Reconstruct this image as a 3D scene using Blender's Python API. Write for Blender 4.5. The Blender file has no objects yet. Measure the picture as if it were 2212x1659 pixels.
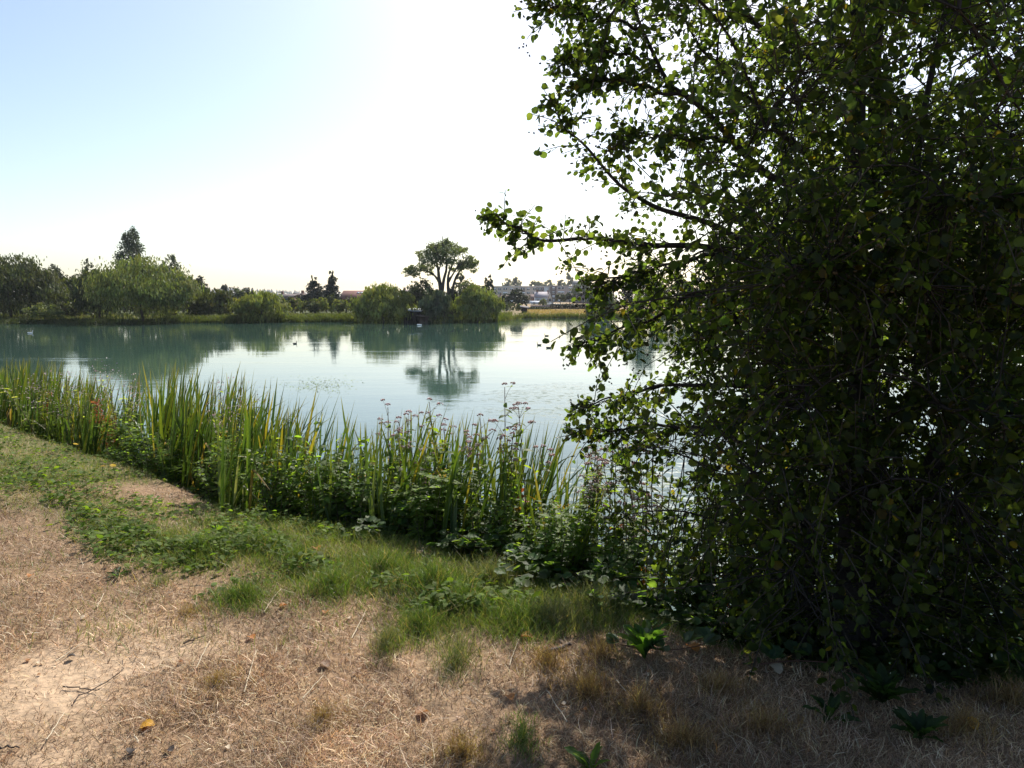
import bpy, math
import numpy as np
from mathutils import Vector

sc = bpy.context.scene
COL = sc.collection
R = math.radians

# ------------------------------------------------------------------ camera
CAMZ = 3.0
PITCH = R(6.8)
W, H, F = 2212.0, 1659.0, 1522.0          # working picture grid and focal length in it
cam_d = bpy.data.cameras.new('camera')
cam_d.sensor_width = 36.0
cam_d.lens = 36.0 * F / W
cam_d.clip_start = 0.05
cam_d.clip_end = 9000
cam = bpy.data.objects.new('camera', cam_d)
COL.objects.link(cam)
cam.location = (0, 0, CAMZ)
cam.rotation_euler = (R(90) - PITCH, 0, 0)
sc.camera = cam

# ------------------------------------------------------------------ sky and sun
SUN_AZ, SUN_EL = R(15), R(42)               # azimuth to the right of the view axis (+Y)
world = bpy.data.worlds.new('World')
sc.world = world
world.use_nodes = True
wn = world.node_tree
bg = wn.nodes['Background']
sky = wn.nodes.new('ShaderNodeTexSky')
sky.sky_type = 'NISHITA'
sky.sun_disc = False
sky.sun_elevation = SUN_EL
sky.sun_rotation = SUN_AZ
sky.air_density = 1.0
sky.dust_density = 1.3
sky.ozone_density = 1.0
wn.links.new(sky.outputs['Color'], bg.inputs['Color'])
bg.inputs['Strength'].default_value = 0.104
sun_d = bpy.data.lights.new('sun', 'SUN')
sun_d.energy = 5.0
sun_d.angle = R(0.53)
sun_d.color = (1.0, 0.95, 0.86)
sun = bpy.data.objects.new('sun', sun_d)
COL.objects.link(sun)
sd = Vector((math.sin(SUN_AZ) * math.cos(SUN_EL), math.cos(SUN_AZ) * math.cos(SUN_EL), math.sin(SUN_EL)))
sun.rotation_euler = sd.to_track_quat('Z', 'Y').to_euler()
sun.location = (20, 60, 60)
vs = sc.view_settings
vs.view_transform = 'Standard'
vs.look = 'None'
vs.gamma = 1.0
vs.exposure = 0.72
vs.use_curve_mapping = False
sc.cycles.max_bounces = 8
sc.cycles.diffuse_bounces = 3
sc.cycles.glossy_bounces = 3
sc.cycles.transmission_bounces = 4
sc.cycles.caustics_reflective = False
sc.cycles.caustics_refractive = False
sc.cycles.use_denoising = True
sc.cycles.sample_clamp_indirect = 6.0

# ------------------------------------------------------------------ maths helpers
cp, sp = math.cos(PITCH), math.sin(PITCH)

def at(px, py, Y):
    """picture point at depth Y (metres north of the camera) -> world point"""
    u = (px - W / 2) / F
    v = (H / 2 - py) / F
    d = np.array([u, cp + v * sp, -sp + v * cp])
    return np.array([0, 0, CAMZ]) + d * (Y / d[1])

def proj(P):
    P = np.asarray(P, float)
    x, y, z = P[..., 0], P[..., 1], P[..., 2] - CAMZ
    dep = y * cp - z * sp
    up = y * sp + z * cp
    dep = np.where(dep < 0.05, 0.05, dep)
    return W / 2 + F * x / dep, H / 2 - F * up / dep, dep

def _hash(ix, iy, s):
    n = (ix * 374761393 + iy * 668265263 + s * 144665) & 0x7fffffff
    n = ((n ^ (n >> 13)) * 1274126177) & 0x7fffffff
    return ((n ^ (n >> 16)) & 0xffff) / 65535.0

def vnoise(x, y, s=0):
    x = np.asarray(x, float); y = np.asarray(y, float)
    ix = np.floor(x).astype(np.int64); iy = np.floor(y).astype(np.int64)
    fx = x - ix; fy = y - iy
    fx = fx * fx * (3 - 2 * fx); fy = fy * fy * (3 - 2 * fy)
    a = _hash(ix, iy, s); b = _hash(ix + 1, iy, s)
    c = _hash(ix, iy + 1, s); d = _hash(ix + 1, iy + 1, s)
    return (a + (b - a) * fx) * (1 - fy) + (c + (d - c) * fx) * fy

def fbm(x, y, s=0, o=3):
    r = 0; a = 0.5; t = 0
    for i in range(o):
        r = r + a * vnoise(np.asarray(x) * 2 ** i, np.asarray(y) * 2 ** i, s + i * 7); t += a; a *= 0.5
    return r / t

EX = np.array([-60, -30, -14, -9.5, -6.8, -4, -2.1, -1.36, -.64, 0, .49, .77, 1.0, 1.43, 2.0, 3.5, 6, 12, 60.])
EY = np.array([46, 25, 15.2, 12, 9.7, 7.5, 5.7, 5.42, 5.05, 4.62, 4.22, 3.85, 3.6, 3.42, 3.28, 3.15, 2.9, 2.4, -3.])
def yedge(x):
    x = np.asarray(x, float)
    return (np.interp(x - 0.3, EX, EY) + np.interp(x, EX, EY) + np.interp(x + 0.3, EX, EY)) / 3
FX = np.array([-3000, -300, -64, -20, -2, 2, 15, 60, 300, 3000.])
FY = np.array([40, 70, 88, 97, 98, 117, 120, 122, 112, 80.])
def yfar(x):
    return np.interp(x, FX, FY) + 1.2 * (vnoise(np.asarray(x) * 0.2, 3.3, 5) - 0.5)

BT = np.array([-60, -4, -1.0, -0.3, 0.1, 0.5, 1.0, 1.7, 2.6, 5, 9])
BZ = np.array([1.6, 1.42, 1.40, 1.30, 1.08, 0.75, 0.32, 0.0, -0.4, -1.2, -1.5])
def height(x, y):
    x = np.asarray(x, float); y = np.asarray(y, float)
    t = (y - yedge(x)) * 0.8
    near = np.interp(t, BT, BZ)
    near = near + (0.10 * (fbm(x * 0.8, y * 0.8, 1) - 0.5) + 0.035 * (fbm(x * 4, y * 4, 9) - 0.5)) * (t < 6)
    tf = y - yfar(x)
    far = np.interp(tf, [-12, -2, 0, 1, 10, 50, 200, 900, 6000], [-1.5, -0.7, 0.0, 0.28, 0.5, 0.95, 1.5, 1.5, 1.0])
    far = far + 24 * np.exp(-((x + 640) / 230) ** 2) * np.exp(-((y - 1650) / 260) ** 2)
    return np.where(y < (yedge(x) + yfar(x)) * 0.5, near, far)

def G(px, py):
    """where the view ray through a picture point meets the terrain"""
    u = (px - W / 2) / F; v = (H / 2 - py) / F
    d = np.array([u, cp + v * sp, -sp + v * cp])
    ts = np.concatenate([np.arange(0.5, 14, 0.02), np.arange(14, 400, 0.5)])
    P = np.array([0, 0, CAMZ]) + d[None] * ts[:, None]
    hit = np.nonzero(P[:, 2] < height(P[:, 0], P[:, 1]))[0]
    i = hit[0] if len(hit) else -1
    return P[i]

# ------------------------------------------------------------------ mesh helpers
class MB:
    def __init__(s):
        s.V = []; s.T = []; s.Q = []; s.C = []; s.n = 0
    def add(s, V, Fc, col=(0.5, 0.5, 0.5)):
        V = np.asarray(V, float).reshape(-1, 3); Fc = np.asarray(Fc, np.int64)
        C = np.asarray(col, float)
        if C.ndim == 1: C = np.broadcast_to(C, (len(V), 3))
        (s.T if Fc.shape[1] == 3 else s.Q).append(Fc + s.n)
        s.V.append(V); s.C.append(C); s.n += len(V)
        return s
    def mesh(s, name, mat, smooth=False):
        me = bpy.data.meshes.new(name)
        V = np.concatenate(s.V); C = np.concatenate(s.C)
        T = np.concatenate(s.T) if s.T else np.zeros((0, 3), np.int64)
        Q = np.concatenate(s.Q) if s.Q else np.zeros((0, 4), np.int64)
        loops = np.concatenate([T.ravel(), Q.ravel()]).astype(np.int32)
        tot = np.concatenate([np.full(len(T), 3), np.full(len(Q), 4)])
        st = np.concatenate([[0], np.cumsum(tot)[:-1]]).astype(np.int32)
        me.vertices.add(len(V)); me.vertices.foreach_set('co', V.astype(np.float32).ravel())
        me.loops.add(len(loops)); me.loops.foreach_set('vertex_index', loops)
        me.polygons.add(len(st)); me.polygons.foreach_set('loop_start', st)
        if smooth: me.polygons.foreach_set('use_smooth', np.ones(len(st), bool))
        ca = me.color_attributes.new('col', 'FLOAT_COLOR', 'POINT')
        ca.data.foreach_set('color', np.concatenate([C, np.ones((len(C), 1))], 1).astype(np.float32).ravel())
        me.materials.append(mat)
        me.update(calc_edges=True)
        return me
    def build(s, name, mat, parent=None, smooth=False, loc=None):
        return link(name, s.mesh(name, mat, smooth), parent, loc)

def link(name, me, parent=None, loc=None):
    o = bpy.data.objects.new(name, me)
    COL.objects.link(o)
    if parent is not None: o.parent = parent
    if loc is not None: o.location = loc
    return o

def tag(o, label, cat=None, group=None, kind=None):
    if label: o['label'] = label
    if cat: o['category'] = cat
    if group: o['group'] = group
    if kind: o['kind'] = kind
    return o

def thing(name, label, cat, loc=(0, 0, 0), rz=0, group=None):
    o = bpy.data.objects.new(name, None)
    COL.objects.link(o)
    o.empty_display_size = 0.1
    o.location = loc; o.rotation_euler = (0, 0, rz)
    return tag(o, label, cat, group)

def copy_thing(o, label, loc, rz=0, scale=1.0, group=None, tilt=(0, 0)):
    c = o.copy(); COL.objects.link(c)
    c.location = loc; c.rotation_euler = (tilt[0], tilt[1], rz); c.scale = (scale,) * 3
    c['label'] = label
    if group: c['group'] = group
    for ch in o.children:
        k = ch.copy(); COL.objects.link(k); k.parent = c
        for g in ch.children:
            m = g.copy(); COL.objects.link(m); m.parent = k
    return c

def norm(v):
    v = np.asarray(v, float)
    return v / np.maximum(np.linalg.norm(v, axis=-1, keepdims=True), 1e-9)

def tube(pts, rad, n=6):
    pts = np.asarray(pts, float); rad = np.broadcast_to(rad, (len(pts),))
    tan = norm(np.gradient(pts, axis=0))
    ref = np.array([0.31, 0.95, 0.1]) if abs(tan[0][2]) > 0.8 else np.array([0, 0.05, 1.0])
    a = norm(np.cross(tan, ref)); b = np.cross(tan, a)
    th = np.linspace(0, 2 * np.pi, n, endpoint=False)
    V = pts[:, None] + rad[:, None, None] * (np.cos(th)[None, :, None] * a[:, None] + np.sin(th)[None, :, None] * b[:, None])
    i = np.arange(len(pts) - 1)[:, None] * n; j = np.arange(n)[None]
    k = (j + 1) % n
    Q = np.stack([i + j, i + k, i + n + k, i + n + j], -1).reshape(-1, 4)
    return V.reshape(-1, 3), Q

def spline(P, n):
    P = np.asarray(P, float)
    t = np.linspace(0, len(P) - 1, n)
    i = np.clip(t.astype(int), 0, len(P) - 2); f = (t - i)[:, None]
    p0 = P[np.maximum(i - 1, 0)]; p1 = P[i]; p2 = P[i + 1]; p3 = P[np.minimum(i + 2, len(P) - 1)]
    return 0.5 * (2 * p1 + (p2 - p0) * f + (2 * p0 - 5 * p1 + 4 * p2 - p3) * f ** 2 + (3 * p1 - p0 - 3 * p2 + p3) * f ** 3)

def frames(ax, nr):
    """rotation matrices with column y = ax, column z ~ nr"""
    y = norm(ax); z = norm(nr - (nr * y).sum(-1, keepdims=True) * y); x = np.cross(y, z)
    return np.stack([x, y, z], -1)

def scatter(tv, tf, pos, Rm, scl, col, shade=None):
    """many copies of one template -> V, F, C"""
    N, k = len(pos), len(tv)
    scl = np.asarray(scl, float)
    S = scl[:, None, None] if scl.ndim == 1 else scl[:, None, :]
    V = np.einsum('nij,nkj->nki', Rm, tv[None] * S) + pos[:, None]
    Fc = (tf[None] + (np.arange(N) * k)[:, None, None]).reshape(-1, tf.shape[1])
    C = np.repeat(col, k, 0)
    if shade is not None: C = C * np.tile(shade, N)[:, None]
    return V.reshape(-1, 3), Fc, C

def pick(rng, pal, n, jit=0.12):
    pal = np.asarray(pal, float)
    w = rng.random(n)
    c = pal[rng.integers(0, len(pal), n)]
    return np.clip(c * (1 + jit * rng.normal(size=(n, 1))) * (1 + 0.05 * rng.normal(size=(n, 3))), 0.004, 0.9)

# ------------------------------------------------------------------ materials
def new_mat(name):
    m = bpy.data.materials.new(name); m.use_nodes = True
    nt = m.node_tree
    return m, nt, nt.nodes['Principled BSDF'], nt.nodes['Material Output']

def foliage(name, trans=0.4, rough=0.45, spec=0.4, tcol=(1.5, 1.7, 0.5), noise=True):
    m, nt, p, out = new_mat(name)
    a = nt.nodes.new('ShaderNodeAttribute'); a.attribute_name = 'col'
    c = a.outputs['Color']
    if noise:
        tc = nt.nodes.new('ShaderNodeTexCoord')
        n = nt.nodes.new('ShaderNodeTexNoise'); n.inputs['Scale'].default_value = 60
        nt.links.new(tc.outputs['Object'], n.inputs['Vector'])
        mr = nt.nodes.new('ShaderNodeMapRange'); mr.inputs['To Min'].default_value = 0.75; mr.inputs['To Max'].default_value = 1.25
        nt.links.new(n.outputs['Fac'], mr.inputs['Value'])
        vm = nt.nodes.new('ShaderNodeVectorMath'); vm.operation = 'SCALE'
        nt.links.new(c, vm.inputs[0]); nt.links.new(mr.outputs['Result'], vm.inputs['Scale'])
        c = vm.outputs['Vector']
    nt.links.new(c, p.inputs['Base Color'])
    p.inputs['Roughness'].default_value = rough
    p.inputs['Specular IOR Level'].default_value = spec
    t = nt.nodes.new('ShaderNodeBsdfTranslucent')
    vm2 = nt.nodes.new('ShaderNodeVectorMath'); vm2.operation = 'MULTIPLY'; vm2.inputs[1].default_value = tcol
    nt.links.new(c, vm2.inputs[0]); nt.links.new(vm2.outputs['Vector'], t.inputs['Color'])
    mx = nt.nodes.new('ShaderNodeMixShader'); mx.inputs['Fac'].default_value = trans
    nt.links.new(p.outputs[0], mx.inputs[1]); nt.links.new(t.outputs[0], mx.inputs[2])
    nt.links.new(mx.outputs[0], out.inputs['Surface'])
    return m

def plain(name, rough=0.8, nscale=8.0, lo=0.75, hi=1.2, bump=0.0, spec=0.3, stretch=(1, 1, 1)):
    """vertex colour broken up by noise, with optional bump"""
    m, nt, p, out = new_mat(name)
    a = nt.nodes.new('ShaderNodeAttribute'); a.attribute_name = 'col'
    tc = nt.nodes.new('ShaderNodeTexCoord'); mp = nt.nodes.new('ShaderNodeMapping'); mp.inputs['Scale'].default_value = stretch
    nt.links.new(tc.outputs['Object'], mp.inputs['Vector'])
    n = nt.nodes.new('ShaderNodeTexNoise'); n.inputs['Scale'].default_value = nscale; n.inputs['Detail'].default_value = 6
    nt.links.new(mp.outputs['Vector'], n.inputs['Vector'])
    mr = nt.nodes.new('ShaderNodeMapRange'); mr.inputs['From Min'].default_value = 0.3; mr.inputs['From Max'].default_value = 0.7
    mr.inputs['To Min'].default_value = lo; mr.inputs['To Max'].default_value = hi
    nt.links.new(n.outputs['Fac'], mr.inputs['Value'])
    vm = nt.nodes.new('ShaderNodeVectorMath'); vm.operation = 'SCALE'
    nt.links.new(a.outputs['Color'], vm.inputs[0]); nt.links.new(mr.outputs['Result'], vm.inputs['Scale'])
    nt.links.new(vm.outputs['Vector'], p.inputs['Base Color'])
    p.inputs['Roughness'].default_value = rough; p.inputs['Specular IOR Level'].default_value = spec
    if bump:
        b = nt.nodes.new('ShaderNodeBump'); b.inputs['Strength'].default_value = bump; b.inputs['Distance'].default_value = 0.02
        nt.links.new(n.outputs['Fac'], b.inputs['Height']); nt.links.new(b.outputs['Normal'], p.inputs['Normal'])
    return m

M_LEAF = foliage('alder_leaf', 0.52, 0.45, 0.22, (9.5, 8.8, 2.4))
M_WEED = foliage('weed_leaf', 0.58, 0.55, 0.2, (2.5, 2.6, 0.55))
M_REED = foliage('reed_blade', 0.36, 0.45, 0.35, (1.6, 1.7, 0.45))
M_GRASS = foliage('green_grass', 0.35, 0.5, 0.3, (1.4, 1.5, 0.5), False)
M_STRAW = foliage('dry_straw', 0.25, 0.55, 0.35, (1.1, 1.0, 0.8), False)
M_CROWN = foliage('tree_crown', 0.24, 0.6, 0.2, (1.7, 1.7, 0.5), False)
M_DARKCROWN = foliage('conifer_crown', 0.12, 0.6, 0.2, (1.2, 1.3, 0.6), False)
M_DEAD = foliage('dead_leaf', 0.3, 0.6, 0.3, (1.3, 1.0, 0.6))
M_FLOWER = foliage('flower', 0.3, 0.6, 0.2, (1.1, 1.0, 1.0), False)
M_BARK = plain('bark', 0.9, 14, 0.55, 1.3, 0.6, 0.2, (3, 3, 0.6))
M_STEM = plain('stem', 0.7, 20, 0.8, 1.2)
M_SOIL = plain('soil', 0.95, 26, 0.72, 1.22, 0.8, 0.15)
M_WALL = plain('render_wall', 0.9, 2.0, 0.9, 1.08, 0.1)
M_ROOF = plain('roof_tile', 0.85, 3.0, 0.75, 1.2, 0.2, 0.3, (1, 1, 4))
M_GLASS, _nt, _p, _o = new_mat('window_glass')
_p.inputs['Base Color'].default_value = (0.05, 0.06, 0.07, 1); _p.inputs['Roughness'].default_value = 0.08
M_WOOD = plain('weathered_wood', 0.85, 6, 0.6, 1.2, 0.3, 0.2, (6, 6, 1))
M_FEATHER = plain('feather', 0.7, 10, 0.85, 1.1)

def water_material():
    m, nt, p, out = new_mat('lake_water')
    N = nt.nodes.new; L = nt.links.new
    p.inputs['Base Color'].default_value = (0.040, 0.082, 0.066, 1)
    p.inputs['Roughness'].default_value = 0.025
    p.inputs['IOR'].default_value = 1.333
    tc = N('ShaderNodeTexCoord')
    def noise(scale, stretch, detail=2, dist=0.0):
        mp = N('ShaderNodeMapping'); mp.inputs['Scale'].default_value = stretch
        L(tc.outputs['Object'], mp.inputs['Vector'])
        n = N('ShaderNodeTexNoise'); n.inputs['Scale'].default_value = scale; n.inputs['Detail'].default_value = detail
        n.inputs['Distortion'].default_value = dist
        L(mp.outputs['Vector'], n.inputs['Vector'])
        return n.outputs['Fac']
    def mul(a, b):
        x = N('ShaderNodeMath'); x.operation = 'MULTIPLY'
        for i, q in enumerate((a, b)):
            if isinstance(q, (int, float)): x.inputs[i].default_value = q
            else: L(q, x.inputs[i])
        return x.outputs[0]
    def add(a, b):
        x = N('ShaderNodeMath'); x.operation = 'ADD'; L(a, x.inputs[0]); L(b, x.inputs[1]); return x.outputs[0]
    def ramp(f, a, b, lo, hi):
        r = N('ShaderNodeMapRange'); r.inputs['From Min'].default_value = a; r.inputs['From Max'].default_value = b
        r.inputs['To Min'].default_value = lo; r.inputs['To Max'].default_value = hi; L(f, r.inputs['Value']); return r.outputs['Result']
    small = noise(5.5, (0.8, 1.3, 1), 3)
    mid = noise(1.3, (0.55, 1.4, 1), 2, 0.3)
    swell = noise(0.35, (0.4, 1.2, 1), 1)
    calm = ramp(noise(0.05, (0.5, 1.6, 1), 3, 0.5), 0.42, 0.62, 0.25, 1.0)
    streak = ramp(noise(0.11, (0.12, 1.7, 1), 2), 0.60, 0.68, 0.0, 1.5)
    amp = add(calm, streak)
    h = add(add(mul(mul(small, 0.0022), amp), mul(mul(mid, 0.0042), amp)), mul(swell, 0.006))
    # gust patches of ripples too small to resolve: rougher water, where the sun glitters
    def patch(cx, cy, rx, ry):
        mp = N('ShaderNodeMapping'); mp.inputs['Location'].default_value = (-cx / rx, -cy / ry, 0); mp.inputs['Scale'].default_value = (1 / rx, 1 / ry, 1)
        L(tc.outputs['Object'], mp.inputs['Vector'])
        gr = N('ShaderNodeTexGradient'); gr.gradient_type = 'SPHERICAL'; L(mp.outputs['Vector'], gr.inputs['Vector'])
        return ramp(gr.outputs['Fac'], 0.0, 0.35, 0.0, 1.0)
    gust = add(patch(2.0, 21.0, 3.6, 5.0), patch(3.2, 10.5, 3.0, 4.0))
    gust = mul(gust, ramp(noise(0.55, (0.45, 1.5, 1), 3), 0.38, 0.5, 0.0, 1.0))
    gust = mul(gust, ramp(noise(7.0, (0.6, 0.8, 1), 2), 0.50, 0.60, 0.12, 1.0))
    ro = N('ShaderNodeMath'); ro.operation = 'MULTIPLY_ADD'; L(gust, ro.inputs[0]); ro.inputs[1].default_value = 0.75; ro.inputs[2].default_value = 0.02
    L(ro.outputs[0], p.inputs['Roughness'])
    b = N('ShaderNodeBump'); b.inputs['Strength'].default_value = 1.0; b.inputs['Distance'].default_value = 1.0
    L(h, b.inputs['Height']); L(b.outputs['Normal'], p.inputs['Normal'])
    return m
M_WATER = water_material()

# ------------------------------------------------------------------ the ground sheet and the lake
def green_px(px, py):
    """how green the near bank is, drawn over the picture grid, 0..1"""
    line = np.interp(px, [-400, 0, 130, 220, 400, 520, 640, 800, 950, 1100, 1250, 1400, 1480, 1600],
                         [1070, 1065, 1110, 1185, 1215, 1215, 1245, 1275, 1320, 1345, 1345, 1335, 1350, 1350])
    g = np.clip((line - py) / 90 + 0.5, 0, 1)
    for (x, y, rx, ry, s) in ((300, 1062, 110, 30, -1.0), (400, 1080, 60, 34, -.7), (150, 1060, 60, 18, -.4), (640, 1215, 40, 18, -.6),
                           (720, 1270, 90, 30, .8), (940, 1300, 120, 40, .9), (1115, 1345, 85, 35, .8), (528, 1300, 62, 20, .8), (850, 1395, 30, 26, .6), (905, 1355, 60, 26, .7), (990, 1430, 50, 36, .5), (430, 1205, 70, 25, .6), (1250, 1345, 120, 26, .5)):
        g = np.clip(g + s * np.exp(-((px - x) / rx) ** 2 - ((py - y) / ry) ** 2), 0, 1)
    return g
def green_at(x, y):
    z = height(x, y)
    px, py, dep = proj(np.stack([x, y, z], -1))
    g = green_px(px, py)
    return np.where(np.asarray(y) > 0.8, g, 0) * np.clip(0.1 + 1.7 * fbm(x * 2.2, y * 2.2, 31), 0, 1)

def axis(parts):
    out = [np.arange(a, b, s) for a, b, s in parts]
    return np.concatenate(out + [[parts[-1][1]]])
gx = axis([(-3600, -400, 320), (-400, -80, 32), (-80, -14, 4), (-14, -6, 0.4), (-6, 4, 0.07), (4, 14, 0.5), (14, 80, 4), (80, 400, 32), (400, 3600, 320)])
gy = axis([(-600, -40, 80), (-40, -2, 4), (-2, 1.4, 0.3), (1.4, 9, 0.07), (9, 16, 0.25), (16, 60, 4), (60, 84, 3), (84, 128, 1.0), (128, 220, 6), (220, 500, 28), (500, 2400, 95), (2400, 6000, 720)])
X, Y = np.meshgrid(gx, gy)
Z = height(X, Y)
nx, ny = len(gx), len(gy)
idx = np.arange(nx * ny).reshape(ny, nx)
Qf = np.stack([idx[:-1, :-1], idx[:-1, 1:], idx[1:, 1:], idx[1:, :-1]], -1).reshape(-1, 4)
gg = green_at(X.ravel(), Y.ravel())
xr, yr = X.ravel(), Y.ravel()
sand = np.clip((fbm(xr * 1.1, yr * 1.1, 50) - 0.44) * 6, 0, 1) * np.clip((0.2 - xr) / 1.5, 0, 1) * np.clip((3.7 - yr) / 0.8, 0, 1)
dry = np.array([0.225, 0.148, 0.088]); sandc = np.array([0.42, 0.30, 0.195]); grn = np.array([0.11, 0.115, 0.042])
mud = np.array([0.04, 0.035, 0.022])
c = dry[None] * (0.75 + 0.5 * fbm(xr * 3, yr * 3, 77))[:, None]
c = c + (sandc - c) * sand[:, None]
c = c + (grn - c) * (gg * 0.8)[:, None]
tt = (yr - yedge(xr)) * 0.8
wet = np.clip((tt + 0.1) / 0.5, 0, 1) * (yr < 40)
c = c + (mud - c) * wet[:, None]
farm = yr > 60
meadow = np.array([0.30, 0.205, 0.11]); shaded_lush = np.array([0.065, 0.075, 0.028])  # left meadow green, darkened to stand for shade under the canopy
kk = np.clip((fbm(xr * 0.06, yr * 0.06, 12) - 0.05) * 4, 0, 1) * np.clip((4 - xr) / 8, 0.12, 1)
cf = meadow[None] * (1 - kk[:, None]) + shaded_lush[None] * kk[:, None]
woodc = np.array([0.035, 0.05, 0.03])
kw = np.clip((yr - 700) / 400, 0, 1)[:, None]
cf = cf * (1 - kw) + woodc * kw
c = np.where(farm[:, None], cf, c)
g_mb = MB().add(np.stack([xr, yr, Z.ravel()], -1), Qf, c)
tag(g_mb.build('ground', M_SOIL, smooth=True), 'dry bank of the lake and the land beyond it', kind='structure')

wv = np.array([[-420, -40, 0], [420, -40, 0], [420, 175, 0], [-420, 175, 0]], float)
tag(MB().add(wv, [[0, 1, 2, 3]], (0.1, 0.2, 0.2)).build('lake_water', M_WATER), 'calm teal lake with ripples and tree reflections', kind='structure')


# ------------------------------------------------------------------ far trees
QUAD = np.array([[0, -.5, 0], [.42, 0, .06], [0, .5, 0], [-.42, 0, .06]], float)
QF = np.array([[0, 1, 2, 3]])
DROOP = np.array([[-.21, .1, 0], [.21, .1, .03], [.13, -.85, 0], [-.13, -.85, .03]], float)

def crown_leaves(mb, rng, lobes, size, pal, droop=False, per=34, fill=0.35):
    """lobes: (x,y,z, rx,ry,rz, n) in the tree's own space; leaves sit in small clumps so light and dark mix"""
    for (x, y, z, rx, ry, rz, n) in lobes:
        nc = max(4, int(n / per))
        d = norm(rng.normal(size=(nc, 3)))
        rr = np.where(rng.random(nc) < fill, rng.uniform(0.35, 0.85, nc), rng.uniform(0.84, 1.08, nc))
        cen = d * rr[:, None]
        which = rng.integers(0, nc, n)
        cr = 0.17 + 0.10 * rng.random(nc)
        off = np.clip(rng.normal(size=(n, 3)), -1.7, 1.7) * cr[which][:, None]
        P = (cen[which] + off) * np.array([rx, ry, rz]) + np.array([x, y, z])
        keep = P[:, 2] > 0.15
        P = P[keep]; wk = which[keep]; m = len(P)
        cc = pick(rng, pal, nc, 0.18)[wk] * (1 + 0.16 * rng.normal(size=(m, 1)))
        cc = np.clip(cc, 0.006, 0.6)
        s = size * rng.uniform(0.6, 1.35, m)
        if droop:
            out = d[wk] * np.array([1, 1, 0.2]) + 0.6 * rng.normal(size=(m, 3))
            ax = np.stack([0.25 * rng.normal(size=m), 0.25 * rng.normal(size=m), np.ones(m)], -1) - 0.25 * d[wk] * np.array([1, 1, 0])
            V, Fc, C = scatter(DROOP, QF, P, frames(ax, out), s * 1.5, cc)
        else:
            V, Fc, C = scatter(QUAD, QF, P, frames(rng.normal(size=(m, 3)), rng.normal(size=(m, 3)) + 0.8 * d[wk]), s, cc)
        mb.add(V, Fc, C)

OLIVE = [(0.0645, 0.0775, 0.0283), (0.0839, 0.093, 0.0336), (0.0516, 0.0645, 0.0259)]
BRIGHT = [(0.149, 0.1738, 0.0563), (0.1738, 0.1954, 0.0662), (0.1159, 0.1408, 0.0497)]
DARK = [(.026, .034, .017), (.034, .04, .02), (.022, .028, .015)]
GREY = [(0.0911, 0.1093, 0.0662), (0.1126, 0.1292, 0.0761), (0.0745, 0.0926, 0.0563)]
CONI = [(.022, .034, .022), (.03, .04, .026), (.018, .028, .018)]
YELLOW = [(0.207, 0.2235, 0.063), (0.1738, 0.1954, 0.0563), (0.1408, 0.1623, 0.0497)]

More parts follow.
